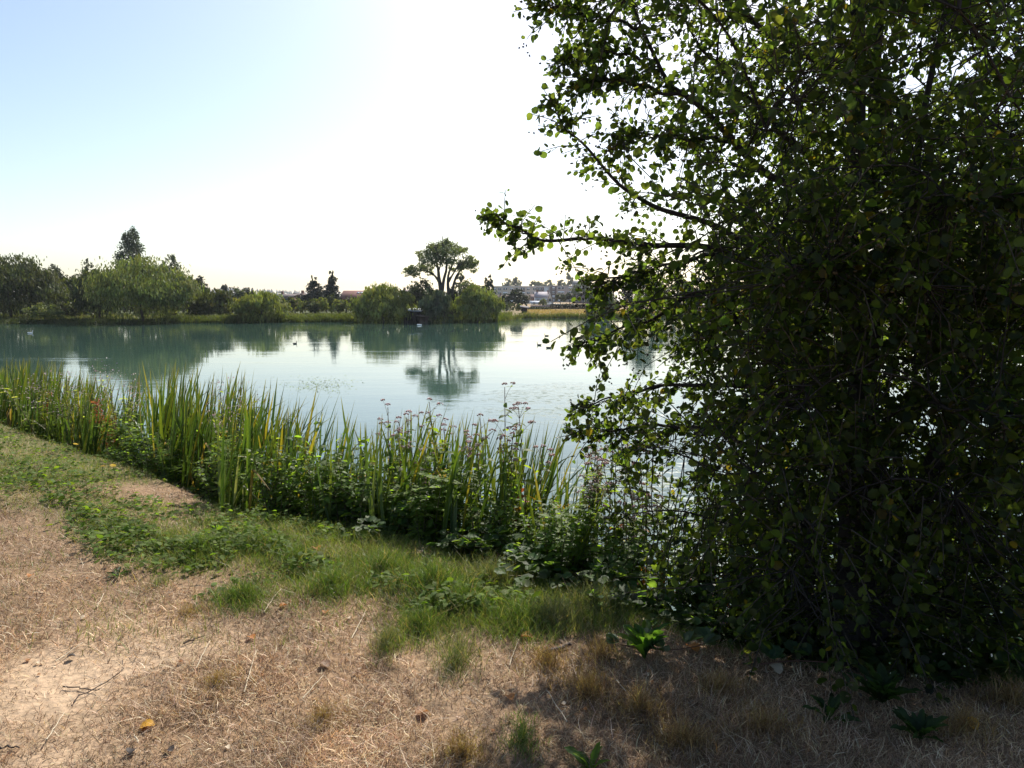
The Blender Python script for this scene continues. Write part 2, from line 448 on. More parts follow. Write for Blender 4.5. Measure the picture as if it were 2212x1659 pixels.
def far_tree(name, label, x0, x1, yt, yb, d, style, pal, seed, dens=1.0, size=None, cat='tree', group=None, mat=None, stem=0.18):
    rng = np.random.default_rng(seed)
    cx = (x0 + x1) / 2
    base = at(cx, 660, d); bx = base[0]; gz = float(height(bx, d))
    w = (x1 - x0) * d / F * 1.1
    top = at(cx, yt - 2, d)[2]; bot = max(at(cx, yb, d)[2], gz)
    ht = top - gz; b = bot - gz
    root = thing(name, label, cat, (bx, d, gz - 0.05), 0, group)
    mb = MB(); size = size or max(0.18, 0.0024 * d)
    rx = w / 2; L = []
    crh = ht - b
    area = rx * 2 * crh
    nleaf = int(dens * (3.4 if style == 'willow' else 4.2) * area / (size * size * 0.42)); nleaf = min(max(nleaf, 500), 16000)
    if style in ('round', 'willow', 'shrub', 'airy'):
        k = {'round': 11, 'willow': 15, 'shrub': 8, 'airy': 12}[style]
        core = 0.35 if style != 'airy' else 0.12
        L.append((0, 0, b + crh * .46, rx * .72, rx * .7, crh * .46, int(nleaf * core)))
        for i in range(k):
            a = rng.uniform(0, 2 * np.pi); e = rng.uniform(-0.55, 1.0)
            ce = math.sqrt(max(0, 1 - e * e))
            q = rng.uniform(.26, .44)
            L.append((math.cos(a) * ce * rx * (1 - q), math.sin(a) * ce * rx * (1 - q), b + crh * .5 + e * crh * .5 * (1 - q * .95),
                      rx * q, rx * q, crh * .5 * q * rng.uniform(.9, 1.25), int(nleaf * (1 - core) / k)))
        L.append((0, 0, b + crh * .84, rx * .42, rx * .4, crh * .17, int(nleaf * .06)))
        L.append((-rx * .72, 0, b + crh * .42, rx * .28, rx * .3, crh * .3, int(nleaf * .06)))
        L.append((rx * .72, 0, b + crh * .42, rx * .28, rx * .3, crh * .3, int(nleaf * .06)))
    elif style == 'cone':
        for i in range(9):
            f = i / 8.0
            r = rx * (1 - f) ** 0.72 * rng.uniform(.92, 1.08) + 0.1
            L.append((rng.normal() * .05 * rx, 0, b + crh * (0.05 + .9 * f), r, r, crh * .13, int(nleaf * (1.1 - f) / 3.4)))
    elif style == 'poplar':
        for i in range(10):
            f = i / 9.0
            r = rx * float(np.interp(f, [0, .3, .6, .85, 1], [.85, .95, .95, .92, .66])) * .8 * rng.uniform(.8, 1.15)
            L.append((rng.normal() * .22 * rx, rng.normal() * .2 * rx, b + crh * (.06 + .88 * f), r, r, crh * .13, int(nleaf / 6)))
    crown_leaves(mb, rng, L, size, pal, style == 'willow')
    mb.build('crown', mat or M_CROWN, root)
    tb = MB()
    r0 = stem * (0.6 + ht * .05)
    lean = rng.normal() * .03
    P = [(0, 0, -.2), (lean * ht, 0, ht * .3), (lean * ht * 1.6, .1, ht * .62), (lean * ht * 1.2, 0, ht * .88)]
    tb.add(*tube(spline(P, 9), np.linspace(r0, r0 * .2, 9), 7), (.07, .055, .045))
    for i in range(6):
        a = rng.uniform(0, 6.28); f = rng.uniform(.2, .6)
        s = np.array([lean * ht * 1.2, 0, ht * f]); e = s + np.array([math.cos(a) * rx * .62, math.sin(a) * rx * .62, ht * rng.uniform(.12, .3)])
        tb.add(*tube(spline([s, (s + e) / 2 + [0, 0, .05 * ht], e], 6), np.linspace(r0 * .45, r0 * .1, 6), 5), (.06, .05, .04))
    tb.build('trunk', M_BARK, root, True)
    return root

SHRUB_G = 'shrubs along the far shore'
TREE_G = 'trees on the far shore'
FT = [
 # name, label, x0, x1, ytop, ybot, depth, style, palette, density, group
 ('willow_tree', 'broad dark olive tree filling the left edge of the far shore', -75, 122, 556, 686, 97, 'willow', OLIVE, 1.0, TREE_G),
 ('oak_tree', 'dark brownish tree just right of the leftmost far shore tree', 82, 152, 576, 660, 124, 'round', DARK, 1.0, TREE_G),
 ('shrub', 'pale sunlit shrub low at the water below the leftmost far tree', 60, 130, 655, 692, 91, 'shrub', BRIGHT, 1.0, SHRUB_G),
 ('shrub', 'dark olive low shrub mass left of the big domed willow', 106, 182, 636, 690, 101, 'shrub', OLIVE, 1.0, SHRUB_G),
 ('shrub', 'green shrub top peeping out between dark tree and birch', 140, 186, 596, 668, 118, 'round', OLIVE, 1.0, SHRUB_G),
 ('birch_tree', 'thin grey-green birch rising left of the big domed willow', 174, 214, 563, 660, 112, 'airy', GREY, .55, TREE_G),
 ('willow_tree', 'big domed willow with bare trunk on the left far shore', 205, 411, 561, 676, 92, 'willow', BRIGHT, 1.15, TREE_G),
 ('willow_tree', 'smaller willow leaning against the left side of the big domed willow', 166, 262, 583, 680, 96, 'willow', OLIVE, 1.0, TREE_G),
 ('poplar_tree', 'tall dark poplar standing above the big domed willow', 263, 314, 507, 660, 150, 'poplar', [(.045, .065, .04), (.055, .075, .045)], .8, TREE_G),
 ('ash_tree', 'airy grey-green tree top right of the tall poplar', 350, 400, 554, 660, 142, 'airy', GREY, .7, TREE_G),
 ('oak_tree', 'dark rounded tree behind the right flank of the domed willow', 370, 419, 590, 660, 124, 'round', DARK, 1.0, TREE_G),
 ('oak_tree', 'dark two-humped tree right of the domed willow', 412, 449, 598, 664, 126, 'round', DARK, 1.0, TREE_G),
 ('willow_shrub', 'dark willow shrub with pale top right of the domed willow', 404, 500, 624, 690, 99, 'willow', OLIVE, 1.0, SHRUB_G),
 ('pine_tree', 'small dark flat-topped pine on the skyline between the willow shrubs', 475, 499, 615, 655, 172, 'airy', CONI, .8, TREE_G),
 ('shrub', 'grey-green rounded shrub behind the bright round willow shrub', 486, 535, 626, 668, 142, 'round', GREY, 1.0, SHRUB_G),
 ('oak_tree', 'low dark tree tops behind the bright round willow shrub', 518, 552, 623, 660, 176, 'round', DARK, 1.0, TREE_G),
 ('willow_shrub', 'bright round willow shrub overhanging the water left of the orchard', 508, 617, 631, 697, 95, 'willow', YELLOW, 1.1, SHRUB_G),
 ('yew_tree', 'dark domed conifer left of the pointed cypress', 653, 703, 600, 655, 152, 'cone', CONI, 1.1, TREE_G),
 ('cypress_tree', 'dark pointed cypress behind the orchard shrubs', 700, 738, 587, 662, 140, 'cone', CONI, 1.2, TREE_G),
 ('willow_shrub', 'bright round willow shrub left of the boathouse', 762, 888, 617, 697, 95, 'willow', YELLOW, 1.1, SHRUB_G),
 ('elder_shrub', 'very dark shrub behind the boathouse roof', 884, 945, 606, 680, 106, 'round', DARK, 1.2, SHRUB_G),
 ('oak_tree', 'grey tree top on the skyline left of the tallest tree', 880, 912, 610, 650, 172, 'round', GREY, .9, TREE_G),
 ('willow_shrub', 'greyish willow shrub in front of the tallest tree', 903, 976, 626, 694, 95, 'willow', GREY, 1.1, SHRUB_G),
 ('elder_shrub', 'dark shrub filling the gap between the trunks of the tallest tree', 945, 1005, 624, 690, 102, 'round', DARK, 1.1, SHRUB_G),
 ('willow_shrub', 'olive round willow shrub right of the tallest tree', 982, 1082, 620, 692, 97, 'willow', BRIGHT, 1.1, SHRUB_G),
 ('ash_tree', 'pale hazy tree behind the olive shrub right of the tallest tree', 978, 1048, 606, 660, 118, 'round', GREY, .9, TREE_G),
 ('poplar_tree', 'slim grey poplar just behind the tallest tree', 988, 1004, 590, 655, 152, 'poplar', GREY, .9, TREE_G),
 ('spruce_tree', 'dark pointed spruce left of the long apartment block', 1050, 1068, 597, 655, 152, 'cone', CONI, 1.1, TREE_G),
 ('oak_tree', 'dark rounded tree beside the pointed spruce', 1040, 1060, 604, 655, 156, 'round', DARK, 1.0, TREE_G),
 ('shrub', 'dark rounded shrub below the left end of the apartment block', 1084, 1139, 627, 668, 182, 'round', DARK, 1.2, SHRUB_G),
 ('shrub', 'pale green shrub at the foot of the dark shrub by the meadow', 1080, 1110, 653, 672, 142, 'shrub', GREY, 1.1, SHRUB_G),
 ('shrub', 'little pale shrub right of its bigger neighbour by the meadow', 1113, 1130, 659, 673, 146, 'shrub', BRIGHT, 1.0, SHRUB_G),
 ('lime_tree', 'round dense tree in front of the right apartment wing', 1238, 1279, 609, 645, 322, 'willow', GREY, 1.2, TREE_G),
 ('fruit_tree', 'small tree with bare trunk left of its twin before the apartment block', 1200, 1222, 635, 652, 224, 'round', OLIVE, 1.0, TREE_G),
 ('fruit_tree', 'small tree with bare trunk right of its twin before the apartment block', 1218, 1244, 634, 652, 226, 'round', DARK, 1.0, TREE_G),
 ('box_shrub', 'tiny round clipped shrub beside the white house', 1166, 1181, 648, 660, 236, 'shrub', YELLOW, 1.0, SHRUB_G),
 ('willow_shrub', 'grey-olive willow shrub at the right end of the dry meadow', 1270, 1336, 623, 688, 117, 'willow', GREY, 1.0, SHRUB_G),
 ('lime_tree', 'leafy tree behind the left apartment wing with open crown', 1086, 1107, 603, 640, 560, 'airy', GREY, .8, TREE_G),
 ('lime_tree', 'leafy narrow tree behind the left apartment wing', 1106, 1127, 602, 640, 556, 'round', GREY, .8, TREE_G),
 ('lime_tree', 'wide low tree top behind the middle of the apartment block', 1142, 1172, 607, 640, 566, 'round', OLIVE, .8, TREE_G),
 ('lime_tree', 'second wide tree top behind the middle of the apartment block', 1168, 1200, 606, 640, 572, 'round', GREY, .8, TREE_G),
 ('lime_tree', 'round tree top left of the slim poplar behind the apartments', 1201, 1225, 606, 640, 575, 'round', OLIVE, .9, TREE_G),
 ('poplar_tree', 'slim pointed poplar rising above the right apartment wing', 1222, 1236, 584, 640, 560, 'poplar', GREY, 1.0, TREE_G),
 ('lime_tree', 'rounded tree right of the slate roof behind the apartments', 1262, 1285, 603, 640, 570, 'round', DARK, .9, TREE_G),
]
for i, (nm, lb, x0, x1, yt, yb, d, st, pal, dn, gr) in enumerate(FT):
    far_tree(nm, lb, x0, x1, yt, yb, d, st, pal, 100 + i, dn, cat='shrub' if 'shrub' in nm else 'tree', group=gr,
             mat=M_DARKCROWN if pal is CONI else None)
# trees of the far shore that show only through the alder on the right
for i, (x0, x1, yt, d) in enumerate([(1345, 1425, 566, 122), (1410, 1500, 596, 128), (1490, 1600, 610, 124), (1590, 1720, 596, 130),
                                     (1710, 1850, 612, 126), (1840, 1990, 600, 128), (1980, 2110, 616, 124), (2100, 2260, 606, 126)]):
    far_tree('oak_tree', 'dark far shore tree glimpsed through the leaves of the near alder' if i else 'dark far shore tree showing at the left edge of the near alder',
             x0, x1, yt, 690, d, 'round', [DARK, OLIVE][i % 2], 300 + i, .8, group='trees behind the near alder')
# sunlit bushes under the domed willow
for i, (x0, x1, yt, yb, d) in enumerate([(212, 248, 655, 688, 104), (292, 318, 658, 688, 103), (172, 188, 664, 688, 103), (345, 382, 668, 690, 100)]):
    far_tree('shrub', ['sunlit yellow bush under the left of the domed willow', 'sunlit yellow bush beside the domed willow trunk',
                       'small sunlit bush at the far left under the willows', 'sunlit bush under the right skirt of the domed willow'][i],
             x0, x1, yt, yb, d, 'shrub', YELLOW, 330 + i, 1.0, cat='shrub', group='bushes under the domed willow')
# dark shrubs added so the space under the left canopy reads as shade
for i, (x0, x1, yt) in enumerate([(-60, 20, 640), (10, 90, 646), (80, 150, 642), (140, 215, 640), (205, 275, 648), (265, 330, 650), (320, 400, 642), (390, 460, 645), (450, 520, 648)]):
    far_tree('added_thicket_shrub', 'added dark thicket shrub behind the left far shore, %s from the left' % ['first', 'second', 'third', 'fourth', 'fifth', 'sixth', 'seventh', 'eighth', 'ninth'][i],
             x0, x1, yt, 690, 114 + (i % 3) * 3, 'shrub', DARK, 420 + i, .8, cat='shrub', group='added thicket behind the left far shore')
# orchard shrubs
rng = np.random.default_rng(5)
orch = [(600, 640, 646), (622, 652, 644), (640, 668, 652), (655, 690, 646), (672, 706, 640), (690, 720, 648), (705, 728, 636), (716, 748, 648),
        (735, 760, 650), (745, 775, 643), (758, 784, 652), (606, 628, 655), (668, 690, 656), (728, 742, 658)]
ordn = ['first', 'second', 'third', 'fourth', 'fifth', 'sixth', 'seventh', 'eighth', 'ninth', 'tenth', 'eleventh']
for i, (x0, x1, yt) in enumerate(orch):
    lb = ('yellow-green orchard bush, %s from the left in the back row' % ordn[i]) if i < 11 else \
         ('low orchard bush in the front row, %s' % ['below the grey roofs', 'below the domed conifer', 'right of the cypress foot'][i - 11])
    far_tree('orchard_bush', lb, x0, x1, yt, 676, 112 + rng.uniform(0, 12) - (6 if i > 10 else 0), 'round' if i % 2 else 'airy', YELLOW if i % 3 else OLIVE,
             360 + i, .9, cat='shrub', group='orchard bushes on the far bank')

# the tallest tree of the far shore, with its open crown and forked trunks
def big_tree():
    rng = np.random.default_rng(77)
    d = 98.0; b = at(962, 690, d); gz = float(height(b[0], d))
    root = thing('cottonwood_tree', 'tallest tree of the far shore with forked trunks and open umbrella crown', 'tree', (b[0], d, gz), 0, TREE_G)
    k = 0.1736
    def q(zx, zy, dy=0):
        p = at(736 + zx * k, 480 + zy * k, d); return np.array([p[0] - b[0], dy, p[2] - gz])
    tb = MB(); bark = (.075, .062, .052)
    limbs = [([q(1290, 1230), q(1265, 1000), q(1240, 800), q(1222, 690), q(1212, 600, .3), q(1190, 500, .4), q(1150, 400, .6), q(1110, 310, .8)], .62),
             ([q(1262, 880), q(1285, 720, -.4), q(1320, 600, -.8), q(1325, 480, -1.2), q(1300, 330, -1), q(1265, 260, -1)], .42),
             ([q(1235, 770), q(1170, 670, .5), q(1080, 610, 1), q(980, 590, 1.4), q(880, 620, 1.6)], .30),
             ([q(1372, 1230), q(1368, 1050), q(1340, 860), q(1330, 740, .6), q(1335, 640, 1), q(1380, 520, 1.5), q(1420, 400, 1.6), q(1500, 350, 1.6)], .5),
             ([q(1345, 740), q(1400, 650, -.6), q(1470, 560, -1), q(1560, 500, -1.2)], .26),
             ([q(1372, 930, .3), q(1405, 760, .6), q(1450, 640, .9), q(1530, 560, 1.2), q(1620, 520, 1.3)], .38),
             ([q(1215, 620), q(1250, 520, -.9), q(1230, 420, -1.4), q(1190, 330, -1.6)], .2),
             ([q(1200, 560), q(1120, 480, .8), q(1040, 430, 1.4), q(960, 385, 1.8)], .2)]
    for P, r in limbs:
        s = spline(P, 14)
        tb.add(*tube(s, np.linspace(r, r * .16, 14) * .62, 8), bark)
        for j in range(9):
            a = s[rng.integers(6, 14)]; e = a + norm(rng.normal(size=3) + [0, 0, .5]) * rng.uniform(.5, 1.4)
            tb.add(*tube(spline([a, (a + e) / 2 + [0, 0, .1], e], 4), np.linspace(.06, .02, 4), 4), bark)
    tb.build('trunk', M_BARK, root, True)
    lob = [(1265, 290, 80, 60), (1110, 300, 70, 45), (1195, 360, 90, 70), (1390, 310, 75, 55), (1300, 380, 100, 60), (1500, 360, 75, 40),
           (1440, 380, 60, 50), (985, 390, 70, 30), (1070, 380, 60, 45), (1050, 480, 70, 45), (1150, 470, 90, 60), (1270, 480, 80, 60),
           (1380, 490, 70, 50), (1000, 560, 60, 50), (900, 590, 75, 45), (860, 640, 60, 30), (930, 650, 60, 30), (1090, 560, 70, 40),
           (1600, 470, 80, 40), (1640, 530, 65, 55), (1560, 530, 80, 50), (1490, 520, 60, 45), (1480, 580, 50, 35), (1650, 600, 40, 30), (1380, 570, 50, 30), (1090, 630, 50, 25), (830, 600, 45, 30), (1690, 500, 40, 35), (1330, 250, 50, 40), (1180, 300, 60, 40), (1540, 330, 45, 30)]
    L = []
    for zx, zy, rx, rz in lob:
        p = q(zx, zy); n = int(rx * rz * .15)
        L.append((p[0], rng.normal() * 1.2, p[2], rx * k * d / F * .95, rx * k * d / F * 1.1, rz * k * d / F * 1.15, int(n * .85)))
    mb = MB(); crown_leaves(mb, rng, L, .2, [(.15, .175, .085), (.17, .20, .09), (.12, .145, .07)], per=9, fill=.6)
    mb.build('crown', M_CROWN, root)
big_tree()

# ------------------------------------------------------------------ the far bank: reed fringe, dry grass, wooded hill
def blades(rng, P, Hh, wd, col, lean=.25, seg=2, bend=.3):
    """upright tapering blades, V/F/C"""
    N = len(P)
    a = rng.uniform(0, 2 * np.pi, N)
    side = np.stack([np.cos(a), np.sin(a), np.zeros(N)], -1)
    ln = rng.normal(size=(N, 2)) * lean
    up = norm(np.stack([ln[:, 0], ln[:, 1], np.ones(N)], -1))
    bd = np.stack([rng.normal(size=N), rng.normal(size=N), -0.4 * np.ones(N)], -1) * bend
    vs_, out = [], []
    for i in range(seg + 1):
        f = i / seg
        c_ = P + up * (Hh * f)[:, None] + bd * (Hh * f * f)[:, None]
        if i < seg:
            hw = (wd * (1 - 0.55 * f) * .5)[:, None]
            vs_ += [c_ - side * hw, c_ + side * hw]
        else: vs_ += [c_]
    k = 2 * seg + 1
    V = np.stack(vs_, 1).reshape(-1, 3)
    t = []
    for i in range(seg - 1):
        t += [[2 * i, 2 * i + 1, 2 * i + 3], [2 * i, 2 * i + 3, 2 * i + 2]]
    t += [[2 * seg - 2, 2 * seg - 1, 2 * seg]]
    Fc = (np.array(t)[None] + (np.arange(N) * k)[:, None, None]).reshape(-1, 3)
    return V, Fc, np.repeat(col, k, 0)

rng = np.random.default_rng(8)
def fringe(name, label, xs0, xs1, t0, t1, n, h0, h1, pal, wd=.09):
    x = rng.uniform(xs0, xs1, n); y = yfar(x) + rng.uniform(t0, t1, n)
    hh = rng.uniform(h0, h1, n) * (0.5 + 0.9 * fbm(x * .35, y * .35, 41))
    P = np.stack([x, y, height(x, y) - .05], -1)
    mb = MB().add(*blades(rng, P, hh, np.full(n, wd), pick(rng, pal, n, .2), .15))
    return tag(mb.build(name, M_GRASS), label, 'reeds', kind='stuff')
fringe('reed_fringe', 'green reeds along the middle far shore', -46, -1, -.4, 2.2, 17000, .45, 1.15, [(.10, .12, .03), (.13, .14, .035), (.07, .09, .025)])
fringe('bank_grass', 'dark grass along the left far shore, tree shade in its colour', -85, -44, -.3, 2.0, 9000, .25, .6, [(.05, .065, .02), (.07, .08, .025)])  # palette darkened: tree shade is put into the grass colour
fringe('reed_fringe', 'scattered green reeds at the foot of the dry meadow', -1, 70, -.3, 1.2, 9000, .3, 1.3, [(.10, .12, .03), (.12, .12, .04)])
fringe('meadow_grass', 'parched brown meadow grass on the right far bank', 2, 80, .8, 40, 26000, .15, .4, [(.30, .20, .10), (.26, .18, .09), (.34, .24, .13)], .12)
fringe('meadow_grass', 'rough sunlit grass behind the left far shore reeds', -85, 0, 2.5, 22, 22000, .2, .7, [(.10, .11, .04), (.14, .13, .05), (.07, .085, .03)], .12)

n = 900
x = rng.uniform(-1150, -150, n); y = rng.uniform(1350, 1750, n)
P = np.stack([x, y, height(x, y) - 1], -1)
mb = MB()
for hgt, rad in ((1, 1), (.75, .55)):
    th = np.linspace(0, 6.283, 6, endpoint=False)
    tv = np.concatenate([np.stack([np.cos(th) * .32 * rad, np.sin(th) * .32 * rad, np.full(6, 1 - hgt)], -1), [[0, 0, 1.0 + .2 * (1 - hgt)]]])
    tf = np.array([[i, (i + 1) % 6, 6] for i in range(6)])
    sc_ = rng.uniform(5, 9.5, n) if hgt == 1 else sc_
    mb.add(*scatter(tv, tf, P, np.broadcast_to(np.eye(3), (n, 3, 3)), sc_, pick(rng, CONI, n, .2)))
tag(mb.build('hill_forest', M_DARKCROWN), 'distant conifer wood on the hill crest', 'wood', kind='stuff')

# ------------------------------------------------------------------ far buildings
def boxv(x0, x1, y0, y1, z0, z1):
    V = np.array([[x, y, z] for z in (z0, z1) for y in (y0, y1) for x in (x0, x1)], float)
    return V, np.array([[0, 2, 3, 1], [4, 5, 7, 6], [0, 1, 5, 4], [2, 6, 7, 3], [0, 4, 6, 2], [1, 3, 7, 5]])
def box(name, mat, parent, b, col):
    return MB().add(*boxv(*b), col).build(name, mat, parent)
def gable(x0, x1, y0, y1, z0, z1, along='x', over=.3, th=.18):
    """pitched roof as two thick slabs; ridge runs along the given axis"""
    mb_ = []
    if along == 'x':
        ym = (y0 + y1) / 2
        prof = [(y0 - over, z0 - over * (z1 - z0) / (ym - y0)), (ym, z1), (y1 + over, z0 - over * (z1 - z0) / (y1 - ym))]
        f = lambda a, y, z: (a, y, z); A = (x0 - over, x1 + over)
    else:
        xm = (x0 + x1) / 2
        prof = [(x0 - over, z0 - over * (z1 - z0) / (xm - x0)), (xm, z1), (x1 + over, z0 - over * (z1 - z0) / (x1 - xm))]
        f = lambda a, x, z: (x, a, z); A = (y0 - over, y1 + over)
    V = []
    for a in A:
        for (p, z) in prof: V.append(f(a, p, z))
        for (p, z) in prof: V.append(f(a, p, z + th))
    return np.array(V, float), np.array([[0, 1, 7, 6], [1, 2, 8, 7], [3, 4, 1, 0], [4, 5, 2, 1], [9, 6, 7, 10], [10, 7, 8, 11],
                                         [0, 6, 9, 3], [5, 11, 8, 2], [4, 3, 9, 10], [5, 4, 10, 11]])
def gable_wall(x0, x1, y0, y1, z0, ze, zr, along='x'):
    V, Fq = boxv(x0, x1, y0, y1, z0, ze)
    if along == 'x':
        ym = (y0 + y1) / 2; E = np.array([[x0, ym, zr], [x1, ym, zr]])
        T = [[4, 6, 8], [7, 5, 9]]
    else:
        xm = (x0 + x1) / 2; E = np.array([[xm, y0, zr], [xm, y1, zr]])
        T = [[5, 4, 8], [6, 7, 9]]
    return np.concatenate([V, E]), Fq, np.array(T)

def house(name, label, px0, px1, eave, ridge, base, d, depth, wall, roof, along='x', windows=(), chim=0, group='houses across the lake'):
    a = at(px0, base, d); b = at(px1, base, d); cx = (a[0] + b[0]) / 2; w = abs(b[0] - a[0])
    gz = min(float(height(cx, d)), a[2]); ze = at(px0, eave, d)[2] - gz; zr = at(px0, ridge, d)[2] - gz
    root = thing(name, label, 'house', (cx, d, gz), 0, group)
    V, Fq, T = gable_wall(-w / 2, w / 2, 0, depth, -.3, ze, zr - .02, along)
    mb = MB(); mb.add(V, Fq, wall); mb.T.append(T); mb.build('wall', M_WALL, root)
    rf = MB().add(*gable(-w / 2, w / 2, 0, depth, ze, zr, along), roof).build('roof', M_ROOF, root)
    for i in range(chim):
        x = (-.3 + .6 * i) * w
        box('chimney', M_WALL, rf, (x - .35, x + .35, depth * .5 - .3, depth * .5 + .3, zr - .6, zr + 1.0), (.2, .1, .07))
    for (fx, z, ww, hh) in windows:
        wd = box('window', M_WALL, root, (fx * w - ww / 2 - .08, fx * w + ww / 2 + .08, -.05, .05, z - .08, z + hh + .08), (.75, .75, .74))
        box('pane', M_GLASS, wd, (fx * w - ww / 2, fx * w + ww / 2, -.07, -.052, z, z + hh), (.05, .05, .06))
    return root

BRICK = (.22, .11, .075); REDROOF = (.19, .075, .055); GREYROOF = (.13, .10, .095); SLATE = (.10, .095, .105); CREAM = (.68, .62, .54); WHITE = (.82, .81, .79)
house('farmhouse', 'low house with grey-brown roof left of the conifers', 592, 632, 642, 636, 655, 205, 9, BRICK, GREYROOF, 'x', ((-.3, 1.2, 1, 1.1), (.2, 1.2, 1, 1.1)), 1)
house('farmhouse', 'taller brown roofed house beside the domed conifer', 622, 650, 642, 634, 656, 212, 10, CREAM, GREYROOF, 'y', ((0, 1.2, 1, 1.2),), 0)
house('farmhouse', 'gabled brown house end peeping out left of the domed conifer', 642, 660, 644, 635, 656, 196, 8, BRICK, (.15, .10, .085), 'y', ((0, 1.5, 1, 1),), 1)
bh = house('barn', 'long barn with red tiled roof right of the cypress', 734, 806, 647, 628.5, 656, 200, 12, BRICK, REDROOF, 'x', ((-.35, 1.0, 1, 1), (0, 1.0, 1, 1), (.3, 1.0, 1, 1)), 0)
for fx in (-.08, .02):
    w_ = 72 * 200 / F
    ze_, zr_ = at(734, 647, 200)[2] - bh.location.z, at(734, 628.5, 200)[2] - bh.location.z
    s0, s1 = .62, .84
    V = np.array([[fx * w_, s0 * 6, ze_ + (zr_ - ze_) * s0 + .24], [fx * w_ + .8, s0 * 6, ze_ + (zr_ - ze_) * s0 + .24],
                  [fx * w_ + .8, s1 * 6, ze_ + (zr_ - ze_) * s1 + .24], [fx * w_, s1 * 6, ze_ + (zr_ - ze_) * s1 + .24]])
    V2 = V - [0, 0, .1]
    MB().add(np.concatenate([V, V2]), [[0, 1, 2, 3], [4, 7, 6, 5], [0, 4, 5, 1], [1, 5, 6, 2], [2, 6, 7, 3], [3, 7, 4, 0]], (.4, .45, .5)).build('skylight', M_GLASS, bh)
house('farmhouse', 'pale roofed house half hidden behind the shrub left of the boathouse', 862, 900, 634, 627, 650, 230, 10, CREAM, (.22, .17, .17), 'x', ((-.2, 1.5, 1, 1), (.2, 1.5, 1, 1)), 1)
house('cottage', 'white cottage with grey roof before the apartment block', 1156, 1182, 642, 631, 657, 300, 8, (.50, .55, .60), (.34, .30, .32), 'x', ((-.25, .8, 1.1, 1.2), (.2, .8, 1.1, 1.2)), 1)
house('cottage', 'white gable end left of the grey roofed cottage', 1134, 1148, 649, 636, 660, 296, 9, WHITE, (.16, .09, .08), 'y', ((0, 1.0, .9, 1.1),), 0)
house('cottage', 'tall white gable end right of the grey roofed cottage', 1182, 1194, 651, 632, 656, 305, 9, WHITE, (.14, .12, .13), 'y', ((0, 1.0, .9, 1.1),), 1)
house('cottage', 'brown roofed cottage behind the dark shrub', 1076, 1100, 646, 638, 658, 290, 9, BRICK, (.13, .075, .065), 'x', (), 1)
house('cottage', 'brown roof between the white gable and the grey cottage', 1146, 1158, 645, 637, 657, 310, 9, BRICK, (.15, .08, .07), 'x', (), 0)
house('brick_house', 'dark brick house under the round dense tree', 1240, 1276, 644, 638, 657, 312, 10, (.13, .075, .07), (.12, .07, .065), 'x', ((-.3, 1, 1.1, 1.2), (.05, 1, 1.1, 1.2), (.35, 1, 1.1, 1.2)), 0)
house('chapel', 'dark slate roofed building above the right apartment wing', 1236, 1259, 614, 606, 640, 590, 14, CREAM, SLATE, 'x', (), 0)
ga = house('garage', 'low white garage with flat pale roof by the clipped shrub', 1180, 1210, 658, 657.2, 662, 238, 6, (.5, .45, .4), (.75, .75, .75), 'x', (), 0)
house('annex', 'low white annex below the white cottage', 1147, 1170, 655, 651, 661, 262, 6, WHITE, (.5, .52, .55), 'x', ((-.2, .5, .8, .9), (.25, .5, .8, .9)), 0)

